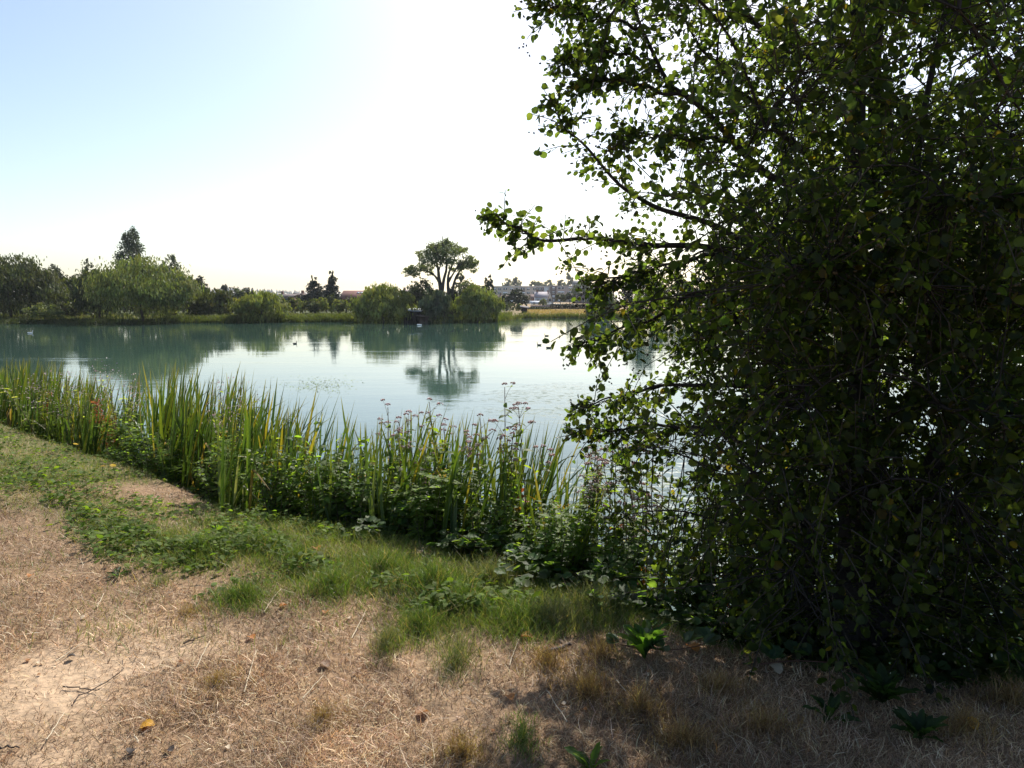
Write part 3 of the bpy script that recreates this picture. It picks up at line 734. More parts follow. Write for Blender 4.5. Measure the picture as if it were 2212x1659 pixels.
def apartments():
    d = 470.0
    def bx(px, py): p = at(px, py, d); return p[0], p[2]
    x0, zt = bx(1062, 618); x1, _ = bx(1188, 618); x2, zt2 = bx(1308, 618)
    gz = float(height(x1, d))
    root = thing('apartment_block', 'long pale apartment block with white windows on the right skyline', 'apartments', (x1, d, gz), 0, 'apartment wings')
    zt = zt - gz; H1 = 2.75
    mpp = d / F
    L0, L1 = x0 - x1, 0.0
    box('wall', M_WALL, root, (L0, L1, 0, 11, -.5, zt - .5), (.60, .47, .37))
    box('roof', M_WALL, root, (L0 - .3, L1 + .05, -.35, 11.3, zt - .498, zt), (.62, .60, .60))
    for fx0, fx1, col in ((.50, .567, (.11, .075, .07)), (.765, .895, (.12, .085, .08))):
        box('dark_panel', M_WALL, root, (L0 * (1 - fx0), L0 * (1 - fx1), -.10, -.002, zt - 6.6, zt - .85), col)
    box('white_panel', M_WALL, root, (L0 * .10, L0 * .012, -.12, -.002, 0, zt - .52), (.72, .71, .70))
    xs = [L0 * (1 - f) for f in (.05, .135, .235, .34, .44, .535, .63, .735, .83)]
    for r in range(4):
        z = zt - 2.6 - r * H1
        for j, x in enumerate(xs):
            w2 = .95 if j % 3 != 2 else 1.5
            wd = box('window', M_WALL, root, (x - w2, x + w2, -.16, -.102, z, z + 1.5), (.78, .78, .78))
            for sgn in (-1, 1):
                box('pane', M_GLASS, wd, (x + sgn * w2 * .5 - w2 * .38, x + sgn * w2 * .5 + w2 * .38, -.19, -.162, z + .15, z + (1.35 if (j + r) % 3 else .8)), (.05, .05, .06))
    r2 = thing('apartment_block', 'brick brown apartment wing right of the pale one', 'apartments', (x1, d - 2.5, gz), 0, 'apartment wings')
    A0, A1 = 0.02, x2 - x1
    zt2 = zt + .25
    box('wall', M_WALL, r2, (A0, A1, 0, 12, -.5, zt2 - .5), (.46, .34, .29))
    box('roof', M_WALL, r2, (A0 - .2, A1 + .3, -.3, 12.3, zt2 - .498, zt2), (.42, .38, .38))
    box('dark_panel', M_WALL, r2, (A0 + .1, A0 + 4.0, -.1, -.002, 0, zt2 - .52), (.13, .085, .075))
    for r in range(4):
        z = zt2 - 2.4 - r * H1
        for j, (x, w2) in enumerate(((2.2, .8), (7.2, 2.2), (13.2, 1.1), (16.6, 1.1), (21, 2.0), (26, 1.1), (29, 1.1), (33.5, 2.0))):
            wd = box('window', M_WALL, r2, (x - w2, x + w2, -.16, -.102, z, z + 1.5), (.78, .78, .80))
            for sgn in (-1, 1):
                box('pane', M_GLASS, wd, (x + sgn * w2 * .5 - w2 * .4, x + sgn * w2 * .5 + w2 * .4, -.19, -.162, z + .15, z + (1.35 if (j + r) % 2 else .7)), (.05, .05, .06))
apartments()

def hedge(name, label, px0, px1, yt, yb, d, pal, seed):
    rg = np.random.default_rng(seed)
    a = at(px0, yb, d); b = at(px1, yb, d); gz = float(height((a[0] + b[0]) / 2, d)); hh = at(px0, yt, d)[2] - gz; w = b[0] - a[0]
    n = int(w * hh * 170)
    P = np.stack([rg.uniform(-w / 2, w / 2, n), rg.uniform(-.7, .7, n), rg.uniform(0, hh, n) * (1 + .05 * rg.normal(size=n))], -1)
    mb = MB(); mb.add(*scatter(QUAD, QF, P, frames(rg.normal(size=(n, 3)), rg.normal(size=(n, 3))), rg.uniform(.2, .4, n), pick(rg, pal, n, .2)))
    o = mb.build(name, M_DARKCROWN, loc=((a[0] + b[0]) / 2, d, gz))
    return tag(o, label, 'hedge', 'clipped hedges by the far meadow')
hedge('hedge', 'tall dark clipped hedge along the back of the dry meadow', 1189, 1275, 657, 668, 166, DARK, 1)
hedge('hedge', 'lower green hedge left of the tall dark one', 1139, 1190, 663.5, 670, 160, OLIVE, 2)
p0, p1 = at(1146, 666, 172), at(1190, 666, 172)
tag(MB().add(*boxv(p0[0], p1[0], 172, 172.3, .6, at(1146, 659.5, 172)[2]), (.28, .22, .19)).build('garden_wall', M_WALL), 'low brown garden wall behind the lower hedge', 'wall')

# fence posts on the dry meadow
post_me = MB().add(*tube(np.array([[0, 0, -.2], [0, 0, .6], [.02, 0, 1.25]]), [.05, .05, .045], 6), (.20, .16, .12)).mesh('post', M_WOOD)
for i, px in enumerate((1176, 1188, 1200, 1215, 1232, 1248, 1264, 1279, 1294, 1308)):
    y_ = 150 + (i % 3) * .3
    p = at(px, 660, y_)
    o = link('fence_post', post_me, None, (p[0], y_, float(height(p[0], y_))))
    tag(o, 'thin wooden fence post, %s from the left on the dry meadow' % ordn[i], 'post', 'fence posts on the dry meadow')

# little shed on the meadow slope, and the boathouse at the water
def shed(name, label, px0, px1, yt, yb, d, col, roofc, boat=False):
    a = at(px0, yb, d); b = at(px1, yb, d); cx = (a[0] + b[0]) / 2; w = b[0] - a[0]
    gz = max(float(height(cx, d)), .02); zt = at(px0, yt, d)[2] - gz
    root = thing(name, label, 'hut', (cx, d, gz), 0)
    nb = max(6, int(w / .3))
    for i in range(nb):
        x = -w / 2 + w * i / nb
        box('board', M_WOOD, root, (x, x + w / nb - .03, -.02 * (i % 2), .06, -.4, zt - .1), tuple(np.array(col) * (.8 + .4 * ((i * 37) % 10) / 10)))
    box('wall', M_WOOD, root, (-w / 2, w / 2, .08, 2.6, -.4, zt - .12), col)
    V = np.array([[-w / 2 - .3, -.5, zt - .05], [w / 2 + .3, -.5, zt - .22], [w / 2 + .3, 3, zt + .1], [-w / 2 - .3, 3, zt + .28]])
    MB().add(np.concatenate([V, V + [0, 0, .08]]), [[3, 2, 1, 0], [4, 5, 6, 7], [0, 1, 5, 4], [1, 2, 6, 5], [2, 3, 7, 6], [3, 0, 4, 7]], roofc).build('roof', M_WALL, root)
    return root
shed('boathouse', 'dark wooden boathouse with pale roof at the water below the shrubs', 872, 906, 670, 692, 94.5, (.05, .04, .038), (.42, .44, .48))
shed('landing_stage', 'low brown board landing beside the boathouse', 904, 926, 682, 693, 94, (.12, .085, .07), (.16, .12, .10))
shed('shed', 'small dark shed on the slope of the dry meadow', 1127, 1139, 664, 677, 131, (.05, .042, .045), (.09, .08, .085))

# ------------------------------------------------------------------ water birds
def bird(label, px, py, size, body, head, rz, white=False):
    p = at(px, py, 10); dr = (p - [0, 0, CAMZ]); t = CAMZ / -dr[2]; g = np.array([0, 0, CAMZ]) + dr * t
    root = thing('water_bird', label, 'bird', (g[0], g[1], 0), rz, 'water birds on the lake')
    u = np.linspace(0, np.pi, 9); th = np.linspace(0, 2 * np.pi, 10, endpoint=False)
    prof = np.sin(u) ** .7
    xx = -np.cos(u) * .5 * size
    zz = .10 * size + .14 * size * (xx / size) ** 2 * np.where(xx < 0, 2.2, .4)
    V = np.stack([np.repeat(xx, 10), (prof[:, None] * np.cos(th) * .19 * size).ravel(), (zz[:, None] + prof[:, None] * np.sin(th) * .15 * size).ravel()], -1)
    Q = [[i * 10 + j, i * 10 + (j + 1) % 10, i * 10 + 10 + (j + 1) % 10, i * 10 + 10 + j] for i in range(8) for j in range(10)]
    MB().add(V, Q, body).build('body', M_FEATHER, root, True)
    nk = spline([(.36 * size, 0, .14 * size), (.46 * size, 0, .32 * size), (.45 * size, 0, .48 * size), (.50 * size, 0, .54 * size), (.6 * size, 0, .50 * size)], 12)
    mb = MB().add(*tube(nk, np.array([.085, .075, .06, .055, .05, .05, .05, .065, .07, .06, .03, .012]) * size, 8), head)
    mb.build('neck', M_FEATHER, root, True)
bird('pale water bird with dark head afloat in front of the boathouse', 906, 703, .62, (.75, .76, .8), (.06, .05, .05), .3)
bird('small dark coot alone on the open water at left centre', 637, 743, .34, (.04, .04, .045), (.03, .03, .035), 1.0)
bird('left one of two small dark coots right of the tree reflection', 1165, 746, .34, (.04, .04, .045), (.03, .03, .035), 2.6)
bird('right one of two small dark coots right of the tree reflection', 1185, 752, .36, (.05, .045, .045), (.03, .03, .035), .2)
bird('tiny dark bird farther out above the two coots', 1181, 726, .36, (.05, .045, .045), (.03, .03, .035), 3.0)
bird('pale gull-like bird far left near the dark shore', 65, 720, .42, (.7, .7, .72), (.6, .6, .62), .5)

# floating weed on the water
rng = np.random.default_rng(21)
n = 420
px = 690 + 75 * rng.normal(size=n) * .55; py = 831 + 14 * rng.normal(size=n) * .6
P = []
for a, b in zip(px, py):
    q_ = at(a, b, 10) - [0, 0, CAMZ]; P.append(np.array([0, 0, CAMZ]) + q_ * (CAMZ / -q_[2]))
P = np.array(P); P[:, 2] = .006 + .004 * rng.random(n)
mb = MB(); mb.add(*scatter(QUAD, QF, P, frames(np.stack([rng.normal(size=n), rng.normal(size=n), np.zeros(n)], -1), np.array([0, 0, 1.]) + .15 * rng.normal(size=(n, 3))),
                          rng.uniform(.03, .085, n), pick(rng, [(.10, .13, .10), (.15, .17, .14)], n, .2)))
tag(mb.build('floating_weed', M_WEED), 'patch of floating weed on the open water left of centre', 'water weed', kind='stuff')

# ------------------------------------------------------------------ the alder on the right bank
def alder_leaf(detail=False, seed=0):
    if not detail:
        m = [(0, 0, 0), (0, .42, .0), (0, .93, -.03)]
        m = [(0, 0, 0), (0, .93, -.05)]
        r = [(.29, .17, .09), (.41, .58, .16), (.20, .98, .03)]
        V = m + r + [(-x, y, z) for x, y, z in r]
        T = [[0, 2, 3], [0, 3, 1], [3, 4, 1], [0, 6, 5], [0, 1, 6], [6, 1, 7]]
        return np.array(V, float), np.array(T)
    rg = np.random.default_rng(seed)
    yk = np.array([0, .2, .45, .7, .93])
    bend = rg.uniform(-.25, .1)
    zc = lambda y: bend * y * y
    fold = rg.uniform(.08, .3)
    m = [(0, y, zc(y)) for y in yk]
    ang = np.linspace(.0, 1, 13)
    prof_y = np.interp(ang, [0, .2, .5, .8, 1], [.03, .14, .5, .88, .98])
    prof_x = np.interp(ang, [0, .2, .5, .8, 1], [.06, .33, .48, .36, .10])
    zig = np.where(np.arange(13) % 2, .035, -.02)
    V = list(m); T = []
    for s in (1, -1):
        o0 = len(V)
        for x, y in zip(prof_x + zig, prof_y + zig * .4): V.append((s * x, y, zc(y) + fold * x + rg.normal() * .015))
        for i in range(12):
            mi = min(range(5), key=lambda k: abs(yk[k] - (prof_y[i] + prof_y[i + 1]) / 2))
            T.append([o0 + i, o0 + i + 1, mi] if s == 1 else [o0 + i + 1, o0 + i, mi])
        for k in range(4):
            ym = (yk[k] + yk[k + 1]) / 2; j = min(range(13), key=lambda i: abs(prof_y[i] - ym))
            T.append([mk for mk in ((k, o0 + j, k + 1) if s == 1 else (k + 1, o0 + j, k))])
    return np.array(V, float), np.array(T)

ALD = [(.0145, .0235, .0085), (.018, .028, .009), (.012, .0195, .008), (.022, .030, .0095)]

def alder():
    rng = np.random.default_rng(11)
    foot = np.array([1.62, 3.38]); gz = float(height(*foot))
    root = thing('alder_tree', 'big near alder with dangling cones shading the right side of the bank', 'tree', (foot[0], foot[1], gz))
    org = np.array([foot[0], foot[1], gz])
    A = lambda *pts: np.array([at(*p) for p in pts])
    base = org + [0, 0, -.15]
    stems = [  # picture x, y, depth
        (np.vstack([[base], A((1845, 1250, 3.45), (1850, 1000, 3.6), (1858, 700, 3.9), (1854, 400, 4.2), (1850, 150, 4.5), (1840, -150, 4.9), (1825, -420, 5.3))]), .085),
        (np.vstack([[base + [.1, .05, 0]], A((1872, 1200, 3.55), (1862, 950, 3.8), (1872, 700, 4.1), (1884, 400, 4.3), (1896, 150, 4.5), (1912, -120, 4.8), (1930, -380, 5.1))]), .06),
        (np.vstack([[base + [.05, -.1, 0]], A((1848, 1180, 3.5), (1868, 940, 3.6), (1900, 700, 3.7), (1950, 480, 3.8), (1985, 300, 3.9), (2040, 60, 4.1), (2100, -160, 4.3))]), .035),
        (np.vstack([[base + [.2, .1, 0]], A((1960, 1150, 3.6), (2060, 900, 3.9), (2160, 640, 4.2), (2260, 380, 4.5), (2360, 100, 4.8), (2420, -150, 5))]), .06),
        (np.vstack([[base + [-.12, .06, 0]], A((1745, 1200, 3.6), (1700, 1050, 3.8), (1640, 880, 4.0), (1590, 720, 4.2))]), .035)]
    sb = (.032, .027, .024)
    nodes = []      # skeleton points that carry twigs
    for P, r in stems:
        s = spline(P, 40); tt = np.linspace(0, 1, 40)
        s = s + .02 * np.sin(tt * 17 + r * 90)[:, None] * np.array([1, .6, 0]) * np.minimum(1, tt * 6)[:, None]
        mb = MB().add(*tube(s - org, np.linspace(r, r * .3, 40) + .012 * (tt < .06), 9), sb)
        mb.build('stem', M_BARK, root, True)
        nodes += list(s[9:])
    br = [  # drawn branches, thick end first
        [(1845, 560, 4.0), (1735, 423, 4.0), (1664, 380, 4.05), (1582, 303, 4.1), (1489, 213, 4.15), (1437, 164, 4.2), (1384, 62, 4.25), (1352, -60, 4.3), (1330, -190, 4.4)],
        [(1850, 430, 4.15), (1704, 296, 4.3), (1664, 256, 4.35), (1594, 191, 4.4), (1557, 148, 4.45), (1517, 102, 4.5), (1460, 10, 4.6), (1420, -90, 4.7)],
        [(1851, 190, 4.45), (1720, 102, 4.5), (1664, 74, 4.55), (1600, 25, 4.6), (1540, -40, 4.7), (1470, -150, 4.8)],
        [(1860, 700, 3.9), (1700, 600, 4.0), (1560, 545, 4.05), (1408, 526, 4.05), (1290, 519, 4.1), (1180, 516, 4.1), (1120, 498, 4.1), (1082, 474, 4.1)],
        [(1690, 560, 4.0), (1560, 500, 4.15), (1458, 457, 4.2), (1384, 435, 4.2), (1340, 395, 4.2), (1261, 318, 4.2), (1221, 272, 4.2), (1196, 228, 4.2)],
        [(1640, 880, 4.0), (1590, 700, 4.1), (1526, 629, 4.1), (1418, 683, 4.1), (1330, 716, 4.1), (1262, 740, 4.1)],
        [(1850, 1000, 3.6), (1720, 880, 3.9), (1560, 830, 4.1), (1420, 838, 4.3), (1330, 858, 4.3), (1268, 878, 4.3)],
        [(1700, 1050, 3.8), (1600, 950, 4.0), (1480, 920, 4.2), (1350, 925, 4.3), (1262, 938, 4.3)],
        [(1384, 62, 4.25), (1310, 40, 4.2), (1240, 22, 4.15), (1180, 10, 4.1)],
        [(1489, 213, 4.15), (1400, 190, 4.1), (1330, 170, 4.1), (1275, 175, 4.1)],
        [(1437, 164, 4.2), (1360, 120, 4.2), (1290, 110, 4.2), (1235, 118, 4.2)],
        [(1582, 303, 4.1), (1490, 300, 4.0), (1400, 290, 4.0), (1340, 300, 4.0)],
        [(1560, 545, 4.05), (1460, 570, 4.0), (1370, 590, 4.0), (1300, 610, 4.0)],
        [(1900, 700, 3.7), (1840, 620, 3.2), (1780, 580, 2.9), (1700, 600, 2.8)],
        [(1950, 480, 3.8), (2020, 440, 3.2), (2080, 430, 2.9), (2180, 420, 2.8)],
        [(1868, 940, 3.6), (1960, 880, 3.2), (2060, 880, 2.9), (2200, 900, 2.8)],
        [(1872, 1200, 3.55), (1960, 1140, 3.8), (2100, 1120, 4.0), (2230, 1140, 4.1)]]
    for P in br:
        s = spline(A(*P), 34); tt = np.linspace(0, 1, 34)
        s = s + .012 * np.sin(tt * 23 + s[0, 2] * 9)[:, None] * np.array([.5, .4, 1.]) * (tt > .05)[:, None]
        L = np.linalg.norm(np.diff(s, axis=0), axis=1).sum()
        r0 = .006 + .0085 * L
        MB().add(*tube(s - org, np.linspace(r0, .003, 34), 7), sb).build('branch', M_BARK, root, True)
        nodes += list(s[5:])
    nodes = np.array(nodes)
    # --- crown volume: where foliage stands, over the picture grid and in depth
    LB = ([-420, -300, -100, 0, 60, 130, 200, 300, 400, 450, 560, 640, 700, 760, 830, 870, 960, 1050, 1150, 1260, 1360],
          [1200, 1150, 1130, 1185, 1225, 1275, 1310, 1345, 1340, 1320, 1325, 1290, 1310, 1380, 1360, 1290, 1260, 1280, 1310, 1400, 1500])
    def xl(py): return np.interp(py, *LB)
    T = []; need = 7300
    while len(T) < need:
        m = 6000
        px = rng.uniform(1150, 2560, m); py = rng.uniform(-430, 1380, m)
        edge = px - xl(py)
        dep = np.where(px < 1700, rng.normal(4.5, .6, m), rng.normal(4.9, 1.0, m))
        dep = np.where((px > 1600) & (rng.random(m) < .14), rng.uniform(2.8, 3.6, m), dep)
        dep = np.clip(dep, 2.7 + .4 * rng.random(m), 7.0)
        dep = np.where((py < 260) & (rng.random(m) < .22), rng.uniform(5.8, 8.6, m), dep)
        dens = np.clip(edge / 240, 0, 1) ** .8 * (.55 + .45 * np.clip((px - 1500) / 300, 0, 1))
        dens = dens * np.where(py < -50, .7, 1) * np.where((px > 1650) & (py > 450), 1.25, 1) * np.where(px > 2260, .5, 1) * np.where((px < 1720) & (py < 480), .62, 1) * np.where((px >= 1720) & (py < 330), .8, 1)
        low = (px > 1480 + .25 * np.maximum(0, 900 - py)) & (py > 380)
        dens = dens * np.clip((fbm(px / 80, py / 80, 3) - .36) * 5.5, np.where(low, .38, .04), 1)
        for hx, hy, hr in ((1585, 195, 45), (1985, 150, 30), (2100, 120, 40), (2040, 300, 36), (2130, 200, 34), (2010, 385, 20), (2180, 1140, 70), (1870, 250, 34), (1930, 60, 40), (2190, 60, 60), (1760, 120, 36), (2000, 230, 40), (1800, 330, 30), (2180, 330, 40),
                           (2070, 545, 22), (1425, 1245, 40), (1560, 1260, 30), (1800, 1180, 26), (1330, 330, 50), (1300, 420, 40)):
            dens = dens * (1 - .93 * np.exp(-((px - hx) ** 2 + (py - hy) ** 2) / hr ** 2))
        ok = (edge > 0) & (rng.random(m) < dens)
        for a, b, c_ in zip(px[ok], py[ok], dep[ok]): T.append(at(a, b, c_))
    T = np.array(T[:need])
    T = T[T[:, 2] > height(T[:, 0], T[:, 1]) + .15]
    T = T[T[:, 2] > .25]
    # secondary boughs: join far targets to the skeleton, then twigs join the nearest node
    tw = MB(); starts, dirs, lens, keys = [], [], [], []
    order = rng.permutation(len(T))
    for oi, i in enumerate(order[:420]):
        t = T[i]
        dd = np.linalg.norm(nodes - t, axis=1) + .5 * np.maximum(0, nodes[:, 2] - t[2])
        j = int(np.argmin(dd)); p = nodes[j]; L = np.linalg.norm(t - p)
        if L < .25: continue
        mid = (p + t) / 2 + np.array([0, 0, .10 * L]) + .06 * L * rng.normal(size=3)
        s = spline([p, mid, t], 8)
        tw.add(*tube(s - org, np.linspace(.004 + .006 * L, .003, 8), 5), sb)
        nodes = np.vstack([nodes, s[2:]])
    for i in range(len(T)):
        t = T[i]
        dd = np.linalg.norm(nodes - t, axis=1); j = int(np.argmin(dd)); p = nodes[j]
        v = t - p; L = np.linalg.norm(v)
        dv = norm(norm(v + 1e-3) + .5 * rng.normal(size=3) + np.array([-.1, -.05, -.12]))
        ln = rng.uniform(.16, .36)
        if L > .12:
            s = spline([p, (p + t) / 2 + .04 * rng.normal(size=3), t], 3)
            tw.add(*tube(s - org, np.linspace(.0038, .0025, 3), 3), sb)
        starts.append(t); dirs.append(dv); lens.append(ln); keys.append(0)
    # twigs on the drawn branches, sharply seen against the sky and water
    for bi, P in enumerate(br):
        s = spline(A(*P), 60)
        f0 = .35 if bi in (3, 4, 5, 6, 7) else .25
        m = 44 if bi in (3,) else (34 if bi < 13 else 26)
        for k in range(m):
            f = f0 + (1 - f0) * ((k + rng.random()) / m) ** .85; j = min(58, int(f * 59)); p = s[j]; tg = norm(s[j + 1] - s[j])
            dv = norm(tg * rng.uniform(.2, 1.0) + .75 * rng.normal(size=3) * [1, .9, .8] + [0, 0, -.22 if bi in (3, 5, 6, 7, 12) else .02])
            starts.append(p); dirs.append(dv); lens.append(rng.uniform(.12, .34) * (1.15 - .5 * f)); keys.append(1)
        for k in range(5):
            starts.append(s[-1 - k]); dirs.append(norm(norm(s[-1] - s[-6]) + .45 * rng.normal(size=3))); lens.append(rng.uniform(.07, .16)); keys.append(1)
    # bottom skirts that dangle over the water and the grass
    starts = np.array(starts); dirs = np.array(dirs); lens = np.array(lens); keys = np.array(keys)
    LP, LA, LN, LS, LK = [], [], [], [], []
    cones = []
    for p, dv, L, ky in zip(starts, dirs, lens, keys):
        end = p + dv * L + np.array([0, 0, -.25 * L * L / .3])
        s = spline([p, (p + end) / 2 + np.array([0, 0, .04 * L]), end], 3)
        tw.add(*tube(s - org, np.linspace(.0036, .002, 3), 3), (.06, .05, .038))
        n = max(4, int(L / .019))
        a0 = rng.uniform(0, 6.28)
        perp = norm(np.cross(dv, [0.1, 0.2, 1])); pp = np.cross(dv, perp)
        for k in range(n):
            f = (k + .6) / n
            q = spline(s, 60)[min(59, int(f * 59))] if False else s[0] + (s[-1] - s[0]) * f + np.array([0, 0, .12 * L * f * (1 - f)])
            a = a0 + k * 2.4
            side = math.cos(a) * perp + math.sin(a) * pp
            ax = norm(.55 * dv + .8 * side + .35 * rng.normal(size=3) + np.array([0, 0, -.25]))
            LP.append(q + ax * .012); LA.append(ax); LN.append(rng.normal(size=3) * .8 + np.array([0, .1, .55])); LS.append(rng.choice([.6, .8, 1, 1.1, 1.2]) * rng.uniform(.034, .046) * (1 - .25 * (k == n - 1)))
            LK.append(ky)
        if rng.random() < .34:
            c0 = s[-1]
            for k in range(rng.integers(3, 7)):
                cones.append(c0 + np.array([rng.normal() * .025, rng.normal() * .025, -abs(rng.normal()) * .035 - .01]))
    LP = np.array(LP); LA = np.array(LA); LN = np.array(LN); LS = np.array(LS); LK = np.array(LK)
    Rm = frames(LA, LN)
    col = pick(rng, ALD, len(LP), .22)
    yel = rng.random(len(LP)) < .012
    col[yel] = np.array([.05, .04, .008]) * rng.uniform(.6, 1.1, (yel.sum(), 1))
    px, py, dep = proj(LP)
    score = (px - xl(py)) + rng.uniform(0, 60, len(LP))
    inframe = (px > 10) & (px < 2200) & (py > 10) & (py < 1100) & (LK == 1)
    score[~inframe] = 1e9
    chosen = np.argsort(score)[:300]
    rest = np.ones(len(LP), bool); rest[chosen] = False
    lv, lt = alder_leaf()
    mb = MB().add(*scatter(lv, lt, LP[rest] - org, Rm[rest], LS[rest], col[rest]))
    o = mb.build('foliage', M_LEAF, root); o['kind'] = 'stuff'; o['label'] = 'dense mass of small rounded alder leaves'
    var = []
    for k in range(8):
        v, t = alder_leaf(True, k)
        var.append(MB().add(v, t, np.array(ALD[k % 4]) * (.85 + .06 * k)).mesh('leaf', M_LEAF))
    for k, i in enumerate(chosen):
        q = link('leaf', var[k % 8], root)
        from mathutils import Matrix
        m4 = Matrix([[*(Rm[i][r] * LS[i]), LP[i][r] - org[r]] for r in range(3)] + [[0, 0, 0, 1]])
        q.matrix_local = m4
    o = tw.build('twigs', M_BARK, root); o['kind'] = 'stuff'
    # cones: small dark eggs
    cv = np.array([[0, 0, .65], [.42, 0, 0], [0, .42, .05], [-.42, 0, 0], [0, -.42, -.05], [0, 0, -.6]])
    ct = [[0, 1, 2], [0, 2, 3], [0, 3, 4], [0, 4, 1], [5, 2, 1], [5, 3, 2], [5, 4, 3], [5, 1, 4]]
    cones = np.array(cones); nC = len(cones)
    mb = MB().add(*scatter(cv, np.array(ct), cones - org, frames(rng.normal(size=(nC, 3)), rng.normal(size=(nC, 3))), rng.uniform(.012, .018, nC), pick(rng, [(.05, .04, .03), (.07, .06, .03)], nC)))
    o = mb.build('cones', M_BARK, root); o['kind'] = 'stuff'
alder()

# ------------------------------------------------------------------ reeds at the water's edge
def reed_mesh(seed, kind):
    rg = np.random.default_rng(seed)
    n = 9; f = np.linspace(0, 1, n)
    Lb = 1.0
    side = np.array([1, 0, 0.]); lean = rg.uniform(.02, .16)
    if kind == 'straight': bendp = rg.uniform(.02, .12) * f ** 2.4; drop = 0 * f
    elif kind == 'arched': bendp = rg.uniform(.25, .4) * f ** 2.2; drop = -rg.uniform(.10, .22) * f ** 4
    else:
        b = rg.uniform(.5, .7); bendp = np.where(f > b, (f - b) * .85, 0); drop = np.where(f > b, -(f - b) * 1.35, 0)
    c_ = np.stack([bendp * Lb, lean * f, f * Lb + drop], -1)
    w_ = .013 * np.interp(f, [0, .15, .55, .85, 1], [.7, 1, .9, .5, .04])
    tw = rg.uniform(-.9, .9) * f + rg.uniform(-.5, .5)
    sx = np.stack([np.sin(tw), np.cos(tw), np.zeros(n)], -1)
    nz = np.stack([np.cos(tw), -np.sin(tw), np.zeros(n)], -1) * .25
    V = np.stack([c_ - sx * w_[:, None], c_ + nz * w_[:, None], c_ + sx * w_[:, None]], 1).reshape(-1, 3)
    Q = []
    for i in range(n - 1):
        for k in range(2): Q.append([3 * i + k, 3 * i + k + 1, 3 * i + 4 + k, 3 * i + 3 + k])
    dead = kind == 'bent'
    basec = np.array([(.07, .104, .024), (.055, .09, .026), (.095, .118, .026), (.046, .078, .026)][seed % 4])
    if dead: basec = np.array([.38, .36, .24]) if seed % 2 else np.array([.26, .17, .06])
    elif seed == 4: basec = np.array([.24, .19, .04])
    grad = np.interp(f, [0, .2, .9, 1], [.75, 1, 1.05, 1.0])
    C = np.repeat(basec[None] * grad[:, None], 3, 0)
    if not dead:
        tipc = np.array([.24, .20, .07]); C[-3:] = tipc
    return MB().add(V, Q, C).mesh('blade', M_REED, True)
REED = [reed_mesh(k, 'straight') for k in range(12)] + [reed_mesh(20 + k, 'arched') for k in range(4)] + [reed_mesh(40 + k, 'bent') for k in range(4)]

def reed_clump(label, x, y, top, nb, seed, spread=.16, group='reed clumps along the near water edge', dead=.06):
    rg = np.random.default_rng(seed)
    gz = max(float(height(x, y)), -.25)
    root = thing('reed_clump', label, 'reeds', (x, y, gz), 0, group)
    for k in range(nb):
        u = rg.random()
        me = REED[rg.integers(16, 20)] if u < dead else (REED[rg.integers(12, 16)] if u < .22 else REED[rg.integers(0, 12)])
        o = link('blade', me, root)
        a = rg.uniform(0, 6.28); r = spread * math.sqrt(rg.random())
        o.location = (math.cos(a) * r, math.sin(a) * r, -.05)
        hh = (top - gz) * (rg.uniform(.5, 1.0) ** .7 + .04) * (.8 if u < dead else 1)
        # wind has combed them slightly to the right
        o.rotation_euler = (rg.normal() * .07 - .02, .07 + rg.normal() * .10, rg.normal() * .9)
        o.scale = (hh * rg.uniform(.9, 1.5) if False else hh * .75 + .35, hh * .75 + .35, hh)
    return root

rng = np.random.default_rng(17)
tops_x = [-60, 0, 70, 150, 200, 260, 345, 400, 460, 520, 600, 650, 700, 780, 830, 900, 960, 1000, 1060, 1150, 1190, 1240, 1290]
tops_y = [785, 792, 788, 800, 830, 815, 785, 800, 818, 820, 855, 890, 905, 890, 885, 900, 878, 880, 900, 890, 945, 985, 1040]
k = 0
zones = [(-200, 200, 'in the yellow-green bed at the left edge'), (200, 420, 'in the thin stretch behind the fluffy weeds'),
         (420, 660, 'in the tall thick bed left of centre'), (660, 900, 'in the lower stretch right of the tall bed'),
         (900, 1130, 'behind the pink flowering stalks'), (1130, 1400, 'at the right end beside the alder')]
for row, (off, dn) in enumerate(((1.0, 1.0), (.55, 1.0), (.15, .8))):
    s_x = np.interp(np.arange(0, 1, 1 / (36 if row < 2 else 30)), [0, 1], [-9.6, 1.0])
    for x in s_x:
        x = x + rng.normal() * .12
        y = float(yedge(x)) + off * 1.25 + rng.normal() * .16
        g = np.array([x, y, 1.6]); px, py, dep = proj(g)
        px = float(px)
        if px < -140 or px > 1300: continue
        if 190 < px < 330 and rng.random() < .55: continue
        if px > 1180 and rng.random() < .45: continue
        ty = float(np.interp(px, tops_x, tops_y)) + rng.uniform(-34, 6) + (22 if row == 2 else 0)
        top = at(px, ty, y)[2]
        top = min(max(top, 1.3), 2.75)
        z = [t for t in zones if t[0] <= px < t[1]]
        if not z: continue
        lb = '%s reed clump %s' % (['water-side', 'middle', 'bank-side'][row], z[0][2])
        reed_clump(lb, x, y, top, int(26 * dn + rng.integers(0, 7)), 500 + k, dead=.09 if row == 2 else .05)
        k += 1

# ------------------------------------------------------------------ flowering stalks, weeds
def lance(fold=.2, bend=-.3):
    yk = [0, .25, .55, .8, 1]; xk = [.02, .13, .16, .09, 0]
    V = []; z = lambda y: bend * y * y
    for y, x in zip(yk, xk): V += [(-x, y, z(y) + fold * x), (0, y, z(y)), (x, y, z(y) + fold * x)]
    Q = []
    for i in range(4):
        for j in range(2): Q.append([3 * i + j, 3 * i + j + 1, 3 * i + 4 + j, 3 * i + 3 + j])
    return np.array(V, float), np.array(Q)
LV, LQ = lance()
OV, OT = alder_leaf()
HERB = [(.11, .15, .036), (.13, .165, .042), (.09, .125, .033)]
AUT = [(.30, .10, .035), (.34, .24, .05), (.22, .06, .03)]

